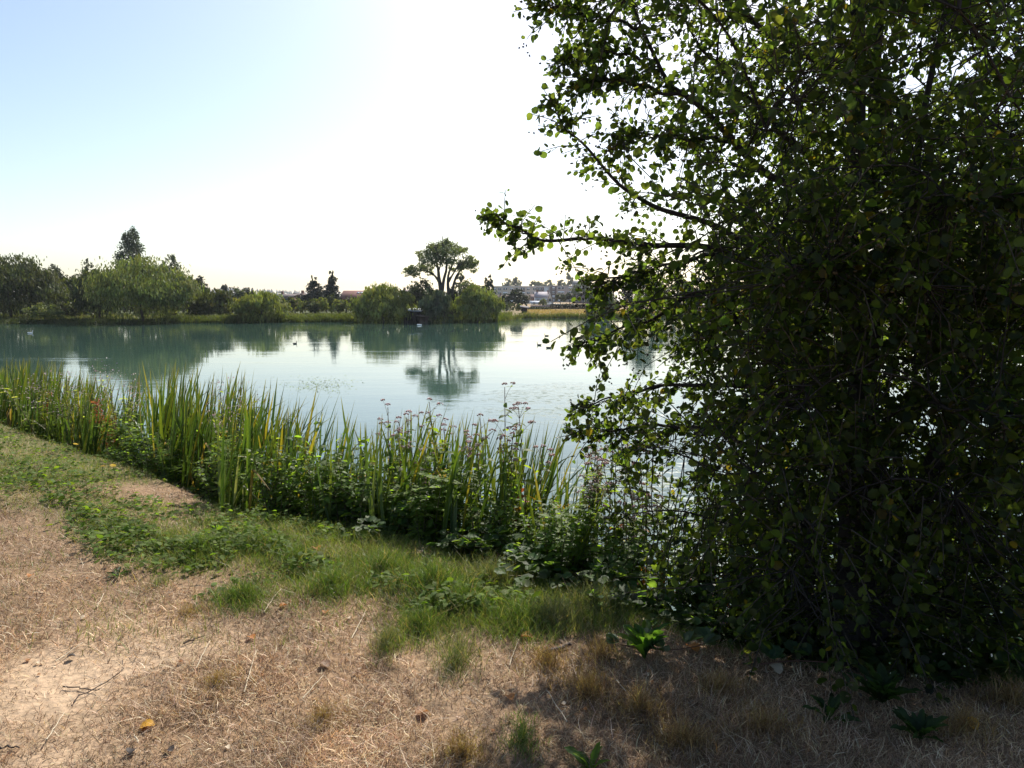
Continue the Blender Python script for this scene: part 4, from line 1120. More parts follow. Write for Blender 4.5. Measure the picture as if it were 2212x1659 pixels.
def bobbles(rg, n, rad, flat=.5):
    d = norm(rg.normal(size=(n, 3))); d[:, 2] = np.abs(d[:, 2]) * flat
    return d * rad

def agrimony(label, x, y, hgt, seed, flowers=True, sepparts=True, autumn=.15, group='pink flowering stalks on the bank', fcol=((.50, .34, .33), (.40, .27, .26), (.58, .43, .41))):
    rg = np.random.default_rng(seed)
    gz = float(height(x, y))
    root = thing('agrimony_plant', label, 'plant', (x, y, gz), 0, group)
    nst = 3 if sepparts else 4
    st = MB(); fol = MB(); heads = []
    leaf_var = [MB().add(LV, LQ, HERB[i % 3]).mesh('leaf', M_WEED) for i in range(3)] + [MB().add(LV, LQ, AUT[i % 3]).mesh('leaf', M_DEAD) for i in range(3)]
    for s in range(nst):
        h2 = hgt * (1 if s == 0 else rg.uniform(.68, .95)); a = rg.uniform(0, 6.28)
        b0 = np.array([math.cos(a), math.sin(a), 0]) * (.02 + .05 * s)
        e = b0 + np.array([rg.normal() * .06, rg.normal() * .06, h2])
        P = spline([b0, b0 * 1.2 + [0, 0, h2 * .5], e], 12)
        st.add(*tube(P, np.linspace(.0055, .0025, 12), 5), (.13, .075, .045))
        npair = int(h2 / .06)
        for i in range(npair):
            f = .12 + .80 * i / npair; c_ = P[min(11, int(f * 11))] + (P[min(11, int(f * 11) + 1)] - P[min(11, int(f * 11))]) * (f * 11 % 1)
            az = i * 1.57 + rg.normal() * .3
            for sg in (0, math.pi):
                d = np.array([math.cos(az + sg), math.sin(az + sg), rg.uniform(-.45, .25)])
                ln = rg.uniform(.09, .16) * (1 - .5 * f)
                aut = rg.random() < autumn * (1.6 - 1.8 * f) and f < .6
                Rm = frames(d[None], np.array([[0, 0, 1.]]) + .35 * rg.normal(size=(1, 3)))[0]
                if sepparts:
                    o = link('leaf', leaf_var[(3 if aut else 0) + rg.integers(0, 3)], root)
                    o.location = c_; from mathutils import Matrix
                    o.rotation_euler = Matrix(Rm.tolist()).to_euler(); o.scale = (ln * 1.5, ln, ln)
                else:
                    V, Fc, C = scatter(LV, LQ, c_[None], Rm[None], np.array([ln]), pick(rg, AUT if aut else HERB, 1, .2))
                    fol.add(V, Fc, C)
        # branching top
        for i in range(rg.integers(4, 7)):
            a = rg.uniform(0, 6.28); f = rg.uniform(.78, .97)
            c_ = P[int(f * 11)]; e2 = c_ + np.array([math.cos(a) * .09, math.sin(a) * .09, rg.uniform(.06, .15)]) * (1.25 - .4 * f)
            st.add(*tube(np.array([c_, (c_ + e2) / 2 + [0, 0, .01], e2]), [.002, .0016, .0012], 3), (.13, .10, .05))
            heads.append(e2)
            for q in range(3):
                d = np.array([rg.normal(), rg.normal(), .3]); pp = c_ + (e2 - c_) * rg.random()
                V, Fc, C = scatter(LV, LQ, pp[None], frames(d[None], np.array([[0, 0, 1.]])), np.array([rg.uniform(.03, .055)]), pick(rg, HERB, 1, .2)); fol.add(V, Fc, C)
        heads.append(P[-1] + [0, 0, .02])
    st.build('stem', M_STEM, root, True)
    if fol.n: fol.build('upper_leaves' if sepparts else 'foliage', M_WEED, root)
    if flowers:
        for hpos in heads:
            mb = MB(); n = 16
            pos = bobbles(rg, n, rg.uniform(.016, .028), .55)
            tv = np.array([[0, 0, .7], [.5, 0, 0], [0, .5, 0], [-.5, 0, 0], [0, -.5, 0], [0, 0, -.6]]); tf = np.array([[0, 1, 2], [0, 2, 3], [0, 3, 4], [0, 4, 1], [5, 2, 1], [5, 3, 2], [5, 4, 3], [5, 1, 4]])
            mb.add(*scatter(tv, tf, pos, np.broadcast_to(np.eye(3), (n, 3, 3)), rg.uniform(.008, .013, n), pick(rg, fcol, n, .2)))
            o = mb.build('flower_head', M_FLOWER, root); o.location = hpos
    return root

def GB(px, py, tmax=.45):
    """like G, but never past the foot of the bank"""
    g = G(px, py)
    u = (px - W / 2) / F
    if (g[1] - float(yedge(g[0]))) * .8 > tmax:
        y = g[1]
        for _ in range(30):
            x = u * (y * cp + (CAMZ - 1.0) * sp); y = float(yedge(x)) + tmax / .8
        g = np.array([x, y, float(height(x, y))])
    return g
def topheight(px, ytop, g): return max(.15, at(px, ytop, g[1])[2] - float(height(g[0], g[1])))
ag = [(1092, 1165, 838, 'tallest pink flowering stalk cluster standing right of centre', .35), (1045, 1150, 905, 'pink flowering stalk just left of the tallest one', .2),
      (940, 1110, 872, 'pink flowering stalk cluster among the reeds left of the tallest one', .12), (850, 1085, 880, 'slender pink flowering stalk at the left of the flowering row', .08),
      (1140, 1195, 880, 'flowering stalk with red and yellow lower leaves right of the tallest one', .6), (978, 1130, 925, 'short pink flowering stalk between two taller ones', .12)]
for i, (px, pb, yt, lb, au) in enumerate(ag):
    g = GB(px, pb); agrimony(lb, g[0], g[1], topheight(px, yt, g), 700 + i, True, True, au)
shade_ag = [(1285, 1230, 980), (1330, 1250, 1000), (1270, 1215, 925), (1310, 1250, 950), (1350, 1270, 930), (1395, 1295, 955), (1440, 1300, 940), (1490, 1330, 960), (1540, 1340, 985), (1590, 1350, 1000), (1650, 1370, 1030), (1705, 1385, 1060)]
for i, (px, pb, yt) in enumerate(shade_ag):
    g = GB(px, pb, .7)
    agrimony('shaded flowering stalk under the alder, %s from the left' % (ordn + ['twelfth'])[i], g[0], g[1], topheight(px, yt, g), 740 + i, i < 6, False, .3, 'shaded stalks under the alder')

def weed_proto(kind, seed):
    """leafy weed about 1 m tall in its own space"""
    rg = np.random.default_rng(seed); st = MB(); fol = MB(); fl = None
    pal = {'nettle': [(0.101, 0.155, 0.041), (0.128, 0.176, 0.047), (0.081, 0.121, 0.034)], 'bramble': [(0.068, 0.115, 0.041), (0.095, 0.135, 0.047), (0.081, 0.121, 0.054)],
           'tansy': [(0.121, 0.176, 0.041), (0.149, 0.203, 0.047)], 'thistle': [(0.135, 0.162, 0.068), (0.176, 0.189, 0.095)], 'dock': [(0.270, 0.095, 0.041), (0.351, 0.135, 0.054), (0.203, 0.068, 0.034)]}[kind]
    ns = {'nettle': 9, 'bramble': 8, 'tansy': 7, 'thistle': 7, 'dock': 2}[kind]
    for s in range(ns):
        a = rg.uniform(0, 6.28); rr = rg.uniform(0, .16) if kind != 'dock' else .02; b0 = np.array([math.cos(a) * rr, math.sin(a) * rr, 0])
        h2 = rg.uniform(.55, 1.0); sp_ = rg.uniform(.05, .3) if kind != 'bramble' else rg.uniform(.3, .7)
        e = b0 + np.array([math.cos(a) * sp_, math.sin(a) * sp_, h2 if kind != 'bramble' else h2 * .7])
        P = spline([b0, (b0 + e) / 2 + [0, 0, .10], e], 9)
        st.add(*tube(P, np.linspace(.006, .002, 9), 4), (.10, .085, .04) if kind != 'dock' else (.16, .07, .04))
        if kind == 'dock':
            n = 240; f = rg.uniform(.35, 1, n); pos = P[(f * 8).astype(int)] + rg.normal(size=(n, 3)) * [.03, .03, .03]
            fol.add(*scatter(QUAD, QF, pos, frames(rg.normal(size=(n, 3)), rg.normal(size=(n, 3))), rg.uniform(.015, .035, n), pick(rg, pal, n, .25)))
            continue
        m = {'nettle': 26, 'bramble': 18, 'tansy': 15, 'thistle': 30}[kind]
        for i in range(m):
            f = .1 + .9 * (i + rg.random()) / m; c_ = P[min(8, int(f * 8))] + (P[min(8, int(f * 8) + 1)] - P[min(8, int(f * 8))]) * (f * 8 % 1)
            az = i * 2.4; d = np.array([math.cos(az), math.sin(az), rg.uniform(-.3, .5)])
            if kind == 'tansy':
                ln = rg.uniform(.14, .24)
                for q in range(9):
                    ff = (q + 1) / 9
                    for sg in (-1, 1):
                        pr = np.array([-d[1], d[0], 0]) * sg
                        dd = pr * .9 + d * .5
                        V, Fc, C = scatter(QUAD + [0, .5, 0], QF, (c_ + d * ln * ff)[None], frames(dd[None], np.array([[0, 0, 1.]]) + .2 * rg.normal(size=(1, 3))), np.array([ln * .32 * (1.1 - .7 * ff)]), pick(rg, pal, 1, .15)); fol.add(V, Fc, C)
            elif kind == 'bramble':
                for q in range(3):
                    dd = d + np.array([-d[1], d[0], 0]) * (q - 1) * .9
                    V, Fc, C = scatter(OV, OT, (c_ + d * .05)[None], frames(dd[None], np.array([[0, -.1, 1.]]) + .3 * rg.normal(size=(1, 3))), np.array([rg.uniform(.05, .085)]), pick(rg, pal, 1, .2)); fol.add(V, Fc, C)
            else:
                ln = rg.uniform(.06, .12) * (1.15 - .5 * f) * (1 if kind == 'nettle' else .8)
                V, Fc, C = scatter(LV, LQ, c_[None], frames(d[None], np.array([[0, 0, 1.]]) + .35 * rg.normal(size=(1, 3))), np.array([[ln * (1.6 if kind == 'nettle' else .8), ln, ln]]), pick(rg, pal, 1, .2)); fol.add(V, Fc, C)
        if kind == 'thistle':
            n = 60; fl = fl or MB()
            pos = P[-1] + rg.normal(size=(n, 3)) * [.07, .07, .06]
            fl.add(*scatter(QUAD, QF, pos, frames(rg.normal(size=(n, 3)), rg.normal(size=(n, 3))), rg.uniform(.008, .02, n), pick(rg, [(.5, .45, .42), (.4, .33, .33), (.35, .25, .28)], n, .15)))
        if kind == 'tansy' and s < 3:
            n = 26; fl = fl or MB()
            pos = P[-1] + rg.normal(size=(n, 3)) * [.04, .04, .012]
            fl.add(*scatter(QUAD, QF, pos, frames(rg.normal(size=(n, 3)), np.array([0, 0, 1.]) + .3 * rg.normal(size=(n, 3))), rg.uniform(.01, .018, n), pick(rg, [(.55, .35, .02), (.45, .25, .02)], n, .15)))
    return st.mesh('stem', M_STEM), fol.mesh('foliage', M_WEED if kind != 'dock' else M_DEAD), (fl.mesh('flower_head', M_FLOWER) if fl else None)

PROTO = {(k_, i): weed_proto(k_, 40 + 7 * i + len(k_)) for k_ in ('nettle', 'bramble', 'tansy', 'thistle', 'dock') for i in range(3)}
NAMES = {'nettle': 'nettle_plant', 'bramble': 'bramble_plant', 'tansy': 'tansy_plant', 'thistle': 'thistle_plant', 'dock': 'dock_stalk'}
def weed(kind, var, label, px, pb, hgt=None, ytop=None, rz=0, wide=1.0, group=None, tm=.25):
    g = GB(px, pb, tm)
    h2 = hgt if hgt else topheight(px, ytop, g)
    root = thing(NAMES[kind], label, 'weed', (g[0], g[1], float(height(g[0], g[1]))), rz, group)
    root.scale = (h2 * wide, h2 * wide, h2)
    st, fo, fl = PROTO[(kind, var)]
    link('stem', st, root); link('foliage', fo, root)
    if fl: link('seed_fluff' if kind == 'thistle' else 'flower_cluster', fl, root)['kind'] = 'stuff'
    return root

# the distinct ones first: kind, variant, label, picture x, base y, top y, widening
for i, (kd, v, lb, px, pb, yt, wd) in enumerate([
    ('thistle', 0, 'thistle with pale seed fluff in front of the leftmost reeds', 130, 905, 795, 1.3),
    ('thistle', 1, 'thistle with pale seed fluff standing alone against the water', 272, 925, 783, .75),
    ('thistle', 2, 'low thistle bush left of the red dock stalk', 165, 935, 838, 1.4),
    ('dock', 0, 'rust red dock stalk in front of the left reeds', 240, 940, 838, .9),
    ('dock', 1, 'short rust brown dock stalk near the grass left of centre', 215, 950, 888, 1.0),
    ('dock', 2, 'leaning rust brown dock stalk below the red one', 250, 968, 890, 1.0),
    ('dock', 0, 'brown withered stalk at the left edge before the reeds', 100, 915, 830, 1.0),
    ('thistle', 0, 'pale dried thistle top rising above the tall reed bed', 500, 990, 812, .5),
    ('nettle', 0, 'pale green leafy weed in front of the tall reed bed', 345, 985, 888, 1.3),
    ('nettle', 1, 'leafy weed spreading left of the tall reed bed', 300, 1012, 935, 1.6),
    ('nettle', 2, 'leafy weed at the foot of the tall reed bed', 385, 1010, 920, 1.4),
    ('bramble', 0, 'bramble low on the bank below the tall reed bed', 500, 1095, 1010, 1.5),
    ('bramble', 1, 'bramble with dark hollow at the grass edge left of centre', 545, 1100, 1030, 1.3),
    ('nettle', 0, 'tall leafy weed rising into the water view left of centre', 700, 1080, 893, .7),
    ('nettle', 1, 'bushy nettle left of the ferny tansy', 620, 1095, 985, 1.2),
    ('nettle', 2, 'tall nettle behind the ferny tansy', 760, 1090, 930, .8),
    ('tansy', 0, 'ferny yellow-tipped tansy at the bank edge near centre', 735, 1105, 1000, 1.2),
    ('tansy', 1, 'ferny tansy right of the yellow-tipped one', 830, 1115, 1010, 1.2),
    ('tansy', 2, 'low ferny tansy at the grass edge near centre', 790, 1125, 1045, 1.4),
    ('nettle', 0, 'nettle clump below the left flowering stalk', 860, 1130, 1020, 1.2),
    ('nettle', 1, 'nettle clump below the middle flowering stalks', 930, 1145, 1010, 1.2),
    ('nettle', 2, 'nettle clump below the tallest flowering stalk', 1010, 1160, 1020, 1.1),
    ('bramble', 2, 'dark bramble right of the tallest flowering stalk', 1190, 1215, 1040, 1.2),
    ('bramble', 0, 'dark bramble at the gap between reeds and alder', 1240, 1235, 1030, 1.2),
    ('nettle', 0, 'shaded nettle at the left foot of the alder thicket', 1300, 1255, 1070, 1.0),
    ('bramble', 1, 'shaded bramble hanging over the water under the alder', 1365, 1285, 1100, 1.2),
    ('nettle', 1, 'shaded nettle left of the open water gap under the alder', 1465, 1325, 1130, .9),
    ('bramble', 2, 'shaded bramble right of the open water gap under the alder', 1610, 1375, 1180, 1.2),
    ('nettle', 0, 'shaded nettle below the leftmost alder boughs', 1335, 1270, 1110, 1.1),
    ('bramble', 0, 'shaded bramble left of the water gap under the alder', 1400, 1300, 1130, 1.1),
    ('nettle', 2, 'shaded nettle behind the bright rosette', 1510, 1350, 1150, 1.1),
    ('bramble', 1, 'shaded bramble between the rosette and the alder trunks', 1560, 1360, 1160, 1.2),
    ('nettle', 1, 'shaded nettle left of the alder trunks', 1670, 1390, 1170, 1.2),
    ('nettle', 2, 'dark weed beside the alder trunks', 1740, 1405, 1200, 1.1),
    ('bramble', 0, 'dark bramble at the foot of the alder trunks', 1800, 1425, 1230, 1.4),
    ('nettle', 0, 'dark weed right of the alder trunks', 1960, 1440, 1220, 1.3),
    ('bramble', 1, 'dark bramble mass right of the alder trunks', 2060, 1445, 1200, 1.5),
    ('nettle', 2, 'dark weed in the deep shade at the right edge', 2140, 1450, 1200, 1.4),
    ('bramble', 2, 'dark bramble at the right edge under the alder', 2215, 1455, 1180, 1.5)]):
    weed(kd, v, lb, px, pb, None, yt, i * 1.3, wd, 'bank-edge weeds')
# low filler weeds along the top of the bank
rng = np.random.default_rng(19)
LOWPX = [(40, 905), (75, 925), (190, 950), (330, 1030), (270, 1000), (430, 1030), (460, 1065), (580, 1108), (660, 1110), (690, 1085), (880, 1140), (960, 1155), (1060, 1180), (1110, 1200), (1150, 1215),
         (420, 990), (560, 1070), (640, 1060), (800, 1090), (900, 1105), (1000, 1130), (20, 890), (120, 930), (230, 975), (360, 1005)]
LOWPX.sort()
for i, (px, pb) in enumerate(LOWPX):
    kd = ['nettle', 'bramble', 'nettle', 'tansy', 'nettle'][i % 5]
    o_ = ['first', 'second', 'third', 'fourth', 'fifth'][i % 5]
    z_ = ['at the left edge', 'below the fluffy thistles', 'below the tall reed bed', 'around the ferny tansy', 'below the flowering stalks'][i // 5]
    weed(kd, i % 3, 'low green weed %s, %s from the left' % (z_, o_), px, pb, rng.uniform(.22, .42), None, rng.uniform(0, 6), rng.uniform(1.1, 1.7), 'low weeds along the bank top')

for i in range(46):
    px = 210 + 1060 * (i + rng.random()) / 46
    kd = ['nettle', 'tansy', 'nettle', 'bramble', 'nettle', 'nettle'][i % 6]
    z_ = 'left of the tall reed bed' if px < 420 else 'before the tall reed bed' if px < 660 else 'around the ferny tansy' if px < 880 else 'between the flowering stalks' if px < 1130 else 'left of the alder'
    weed(kd, i % 3, '%s leafy weed %s' % ({'nettle': 'toothed', 'tansy': 'feathery', 'bramble': 'round-leaved'}[kd], z_), px, 700, rng.uniform(.4, .85), None, rng.uniform(0, 6), rng.uniform(.8, 1.25), 'leafy weeds at the foot of the reeds', rng.uniform(-.05, .35))

# ------------------------------------------------------------------ grass: dry turf, green turf, horsetail tufts
rng = np.random.default_rng(23)
def near_points(n, x0, x1, y0, y1):
    x = rng.uniform(x0, x1, n); y = rng.uniform(y0, y1, n)
    keep = (y - yedge(x)) * .8 < .5
    return x[keep], y[keep]
# sample evenly over the picture so near ground gets as much detail as far ground
def screen_points(n, px0, px1, py0, py1):
    px = rng.uniform(px0, px1, n); py = rng.uniform(py0, py1, n)
    u = (px - W / 2) / F; v = (H / 2 - py) / F
    dx, dy, dz = u, cp + v * sp, -sp + v * cp
    z = np.full(n, 1.4)
    for _ in range(4):
        t = (z - CAMZ) / dz; x = dx * t; y = dy * t; z = height(x, y)
    keep = (t > 0) & ((y - yedge(x)) * .8 < .35) & (y < 17)
    return x[keep], y[keep]

STRAW = [(.46, .325, .195), (.34, .225, .132), (.64, .52, .36), (.24, .148, .086), (.42, .28, .168), (.15, .088, .053), (.54, .405, .25)]
x, y = screen_points(300000, -120, 2330, 880, 1740)
g = green_at(x, y)
bare = np.clip((fbm(x * 1.1, y * 1.1, 50) - 0.44) * 6, 0, 1) * np.clip((0.2 - x) / 1.5, 0, 1) * np.clip((3.7 - y) / .8, 0, 1)
keep = (rng.random(len(x)) > g * .55) & (rng.random(len(x)) > bare * .82) & (rng.random(len(x)) < .35 + .75 * fbm(x * 5, y * 5, 61))
x, y = x[keep], y[keep]; n = len(x)
P = np.stack([x, y, height(x, y) - .004], -1)
hh = rng.uniform(.02, .085, n) * (.4 + 1.1 * fbm(x * 2.5, y * 2.5, 66)); wd = rng.uniform(.0016, .0042, n) * (.7 + .12 * y)
cc = pick(rng, STRAW, n, .2)
cc = cc * np.clip(.45 + 1.1 * fbm(x * 1.7, y * 1.7, 90) , .5, 1.35)[:, None] * np.clip(1.7 - 1.25 * fbm(x * 9, y * 9, 91), .6, 1.15)[:, None]
mb = MB().add(*blades(rng, P, hh, wd, cc, 1.1, 2, .4))
tag(mb.build('dry_turf', M_STRAW), 'parched straw-coloured turf covering the near bank', 'grass', kind='stuff')

x, y = screen_points(260000, -120, 1700, 870, 1420)
g = green_at(x, y); keep = rng.random(len(x)) < np.clip(g * 1.15, .012 + .05 * (fbm(x * 4, y * 4, 15) > .56) * (y > 3.1), 1)
x, y = x[keep], y[keep]; n = len(x)
P = np.stack([x, y, height(x, y) - .004], -1)
hh = rng.uniform(.03, .10, n) * (.5 + .9 * fbm(x * 2, y * 2, 68)) * np.where(x > -2.3, 1.25, .8); wd = rng.uniform(.0016, .003, n) * (.7 + .12 * y)
GRN = [(.125, .18, .036), (.155, .205, .046), (.10, .15, .032), (.19, .20, .06), (.30, .25, .12)]
mb = MB().add(*blades(rng, P, hh, wd, pick(rng, GRN, n, .2), .4, 2, .35))
tag(mb.build('green_turf', M_GRASS), 'short green grass along the top of the bank', 'grass', kind='stuff')

x, y = screen_points(42000, -120, 1450, 880, 1330)
g = green_at(x, y); cl = fbm(x * 3.1, y * 3.1, 71)
keep = (rng.random(len(x)) < np.clip(g * 1.3, 0, 1)) & (cl > .47)
x, y, cl = x[keep], y[keep], cl[keep]; n = len(x)
P = np.stack([x, y, height(x, y) + rng.random(n) * np.clip((cl - .44) * .5, .01, .09)], -1)
az = rng.uniform(0, 6.28, n)
mb = MB().add(*scatter(LV, LQ, P, frames(np.stack([np.cos(az), np.sin(az), rng.uniform(-.2, .6, n)], -1), np.array([0, 0, 1.]) + .35 * rng.normal(size=(n, 3))), np.stack([rng.uniform(.03, .07, n) * 1.7] + [rng.uniform(.02, .06, n)] * 2, -1),
                       pick(rng, [(.095, .14, .03), (.12, .165, .036), (.08, .12, .028)], n, .2)))
tag(mb.build('low_herbs', foliage('herb_leaf', .48, .65, .12, (1.9, 2.0, .5))), 'low leafy herbs growing through the green grass', 'herbs', kind='stuff')

def tuft(label, px, pb, rx, ry, hgt, n, seed, pal, name='horsetail_tuft', group='green tufts on the dry turf'):
    rg = np.random.default_rng(seed); n = int(n * 1.5)
    g = G(px, pb); gl = float(height(g[0], g[1])); sc_ = g[1] / F
    a = rg.uniform(0, 6.28, n); r = np.abs(rg.normal(size=n)) * .85 * (.55 + .95 * vnoise(a * 1.6, np.full(n, seed * .7), 3)); r = np.minimum(r, 1.7 - .2 * rg.random(n))
    X_ = np.cos(a) * r * rx * sc_; Y_ = np.sin(a) * r * ry * sc_ * 2.4
    P = np.stack([X_, Y_, height(g[0] + X_, g[1] + Y_) - gl - .004], -1)
    hh = hgt * (.25 + .85 * rg.random(n) ** 1.6) * np.clip(1.2 - .45 * r, .35, 1.2)
    bc = pick(rg, pal, n, .25); dry_ = rg.random(n) < .16; bc[dry_] = pick(rg, [(.42, .32, .18), (.30, .22, .10)], int(dry_.sum()), .2)
    mb = MB().add(*blades(rg, P, hh, rg.uniform(.0014, .0034, n) * (.7 + .12 * g[1]), bc, .32, 3, .3))
    # side needles, as horsetail carries them
    m = n * 2; k_ = rg.integers(0, n, m); f = rg.uniform(.2, .9, m)
    Q_ = P[k_] + np.stack([np.zeros(m), np.zeros(m), hh[k_] * f], -1)
    V, Fc, C = blades(rg, Q_, rg.uniform(.015, .04, m), np.full(m, .0016) * (.7 + .12 * g[1]), pick(rg, pal, m, .2), .9, 2, .2)
    mb.add(V, Fc, C)
    o = mb.build(name, M_GRASS, loc=(g[0], g[1], gl))
    return tag(o, label, 'grass tuft', group)
HT = [(.095, .15, .03), (.115, .175, .036), (.08, .125, .026), (.135, .18, .046)]
PALE = [(.16, .17, .08), (.13, .15, .06), (.20, .19, .11), (.10, .13, .05)]
for i, (px, pb, rx, ry, hg, n, pal, lb) in enumerate([
    (525, 1300, 62, 26, .14, 700, HT, 'bright green tuft standing alone on the dry turf left of centre'),
    (720, 1275, 80, 40, .15, 900, HT, 'wide green tuft right of the lone one'),
    (640, 1215, 50, 26, .13, 500, HT, 'small green tuft above the wide one'),
    (430, 1195, 60, 26, .14, 600, HT, 'green tuft at the grass edge above the lone one'),
    (560, 1185, 90, 22, .14, 800, HT, 'green tuft band at the grass edge left of centre'),
    (250, 1145, 90, 22, .09, 500, HT, 'low green tuft with broad patch at left'),
    (940, 1275, 110, 44, .20, 1500, HT, 'largest tall green tuft in the middle of the bank'),
    (830, 1235, 70, 30, .17, 800, HT, 'green tuft left of the largest one'),
    (1010, 1310, 60, 30, .17, 700, HT, 'dense dark green tuft at the lower right of the largest one'),
    (1120, 1345, 70, 40, .18, 800, HT, 'green tuft with dry gaps right of the largest one'),
    (1060, 1265, 90, 30, .20, 900, PALE, 'pale mixed tuft above the gap right of centre'),
    (910, 1360, 55, 28, .15, 450, HT, 'thin green tuft below the largest one'),
    (835, 1400, 26, 26, .15, 180, PALE, 'sparse brownish tuft low on the dry turf'),
    (985, 1440, 42, 36, .20, 260, PALE, 'sparse tall tuft farthest down the dry turf'),
    (1200, 1345, 70, 34, .17, 600, PALE, 'pale tuft left of the broad-leaved rosette'),
    (1290, 1320, 90, 34, .19, 900, PALE, 'pale feathery tuft beside the open water gap'),
    (1375, 1330, 60, 30, .18, 600, PALE, 'pale feathery tuft at the edge of the alder shade'),
    (1130, 1610, 36, 30, .10, 220, HT, 'dark green tuft in the shadow near the bottom edge'),
    (350, 1262, 30, 14, .06, 150, PALE, 'flat olive tuft left of the lone bright one'),
    (1150, 1235, 80, 30, .22, 800, PALE, 'tall pale tuft below the flowering stalks')]):
    tuft(lb, px, pb, rx, ry, hg, n, 900 + i, pal)
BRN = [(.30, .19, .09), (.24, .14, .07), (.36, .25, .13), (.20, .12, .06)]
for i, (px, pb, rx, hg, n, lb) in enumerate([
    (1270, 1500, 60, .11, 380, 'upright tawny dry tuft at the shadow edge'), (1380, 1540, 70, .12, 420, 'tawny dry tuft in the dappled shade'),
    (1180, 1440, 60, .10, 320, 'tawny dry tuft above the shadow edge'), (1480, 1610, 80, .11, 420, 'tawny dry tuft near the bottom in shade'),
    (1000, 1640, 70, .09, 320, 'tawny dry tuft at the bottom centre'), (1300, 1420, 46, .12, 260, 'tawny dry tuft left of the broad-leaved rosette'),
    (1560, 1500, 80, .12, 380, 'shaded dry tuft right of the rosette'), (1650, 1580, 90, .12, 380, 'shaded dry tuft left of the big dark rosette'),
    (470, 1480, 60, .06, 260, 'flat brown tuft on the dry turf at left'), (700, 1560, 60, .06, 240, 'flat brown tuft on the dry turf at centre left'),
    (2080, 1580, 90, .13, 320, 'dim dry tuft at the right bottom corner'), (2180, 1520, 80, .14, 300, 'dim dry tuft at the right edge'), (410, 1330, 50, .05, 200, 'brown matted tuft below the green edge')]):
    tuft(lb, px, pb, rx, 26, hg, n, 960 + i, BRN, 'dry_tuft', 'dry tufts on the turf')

# ------------------------------------------------------------------ broad-leaved rosettes
def broad_leaf(seed, col):
    rg = np.random.default_rng(seed)
    n = 9; f = np.linspace(0, 1, n); wv_ = .12 * np.interp(f, [0, .15, .4, .7, .92, 1], [.12, .35, .95, 1, .5, .02]) * (1 + .08 * np.sin(f * 30))
    arch = .55 * f - .75 * f ** 2 * rg.uniform(.5, 1.0)
    V = []
    for i in range(n):
        for s in (-1, -.5, 0, .5, 1): V.append((s * wv_[i], f[i], arch[i] + .10 * abs(s) * (.6 + .4 * math.sin(i * 2 + s)) * wv_[i] / .12))
    Q = [[5 * i + j, 5 * i + j + 1, 5 * i + 6 + j, 5 * i + 5 + j] for i in range(n - 1) for j in range(4)]
    return MB().add(np.array(V), Q, col).mesh('leaf', M_WEED, True)
BL = [broad_leaf(i, c_) for i, c_ in enumerate([(.07, .13, .025), (.055, .11, .03), (.085, .14, .03), (.035, .06, .026)])]  # darkest green puts alder shade into the right-hand rosettes
def rosette(label, px, pb, length, nl, seed, up=.6, vars_=(0, 1, 2, 3)):
    rg = np.random.default_rng(seed); g = G(px, pb)
    root = thing('dock_rosette', label, 'plant', (g[0], g[1], float(height(g[0], g[1])) - .01), 0, 'broad-leaved rosettes')
    for i in range(nl):
        o = link('leaf', BL[vars_[rg.integers(0, len(vars_))]], root); L = length * rg.uniform(.65, 1.1)
        o.rotation_euler = (up * rg.uniform(.3, 1.3), rg.normal() * .15, i * 2.4 + rg.normal() * .3); o.scale = (L * rg.uniform(.8, 1.1), L, L)
        o.location = (0, 0, .01)
    return root
rosette('bright broad-leaved rosette at the edge of the alder shade', 1392, 1425, .20, 17, 1, .85)
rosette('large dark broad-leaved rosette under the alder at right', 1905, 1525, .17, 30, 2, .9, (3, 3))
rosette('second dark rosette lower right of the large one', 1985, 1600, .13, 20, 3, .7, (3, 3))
rosette('broad-leaved rosette cut by the bottom edge of the picture', 1275, 1675, .12, 10, 4, .6)
rosette('small flat grey-green rosette on the dry turf at left', 255, 1247, .085, 13, 5, .2, (2, 3))
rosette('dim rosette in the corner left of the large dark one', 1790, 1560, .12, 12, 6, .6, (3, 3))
rosette('pale flat weed rosette at the far left grass', 140, 1165, .06, 9, 7, .2, (2, 3))
rosette('leafy rosette under the low green patch at left', 290, 1160, .09, 14, 8, .6, (0, 2))
rosette('leafy rosette in the green strip left of centre', 470, 1150, .09, 12, 9, .6, (0, 2))

# creeping bramble runners with grouped leaves
def runner(label, pts, seed):
    rg = np.random.default_rng(seed); P = np.array([G(*p) for p in pts]); P[:, 2] = height(P[:, 0], P[:, 1]) + .05; o0 = P[0].copy()
    s = spline(P, 24) - o0
    root = thing('bramble_runner', label, 'bramble', tuple(o0), 0, 'bramble runners')
    MB().add(*tube(s, np.linspace(.004, .002, 24), 5), (.12, .06, .04)).build('stem', M_STEM, root, True)
    for i in range(2, 24, 3):
        a = rg.uniform(0, 6.28); d = np.array([math.cos(a), math.sin(a), .5])
        for q in range(3):
            dd = d + np.array([-d[1], d[0], 0]) * (q - 1) * 1.0
            V, Fc, C = scatter(OV, OT, np.zeros((1, 3)), frames(dd[None], np.array([[0, 0, 1.]]) + .25 * rg.normal(size=(1, 3))), np.array([rg.uniform(.06, .09)]), pick(rg, [(.06, .10, .06), (.08, .12, .07)], 1))
            MB().add(V, Fc, C).build('leaf', M_WEED, root, loc=tuple(s[i] + d * .03))
    return root
runner('bramble runner with grey-green leaves below the bright rosette', [(1340, 1415), (1395, 1425), (1460, 1425), (1530, 1412)], 1)
runner('bramble runner creeping towards the alder trunks', [(1540, 1415), (1600, 1405), (1650, 1400), (1720, 1390)], 2)
runner('bramble runner along the turf in the deep shade', [(1640, 1460), (1720, 1450), (1820, 1455), (1900, 1450)], 3)

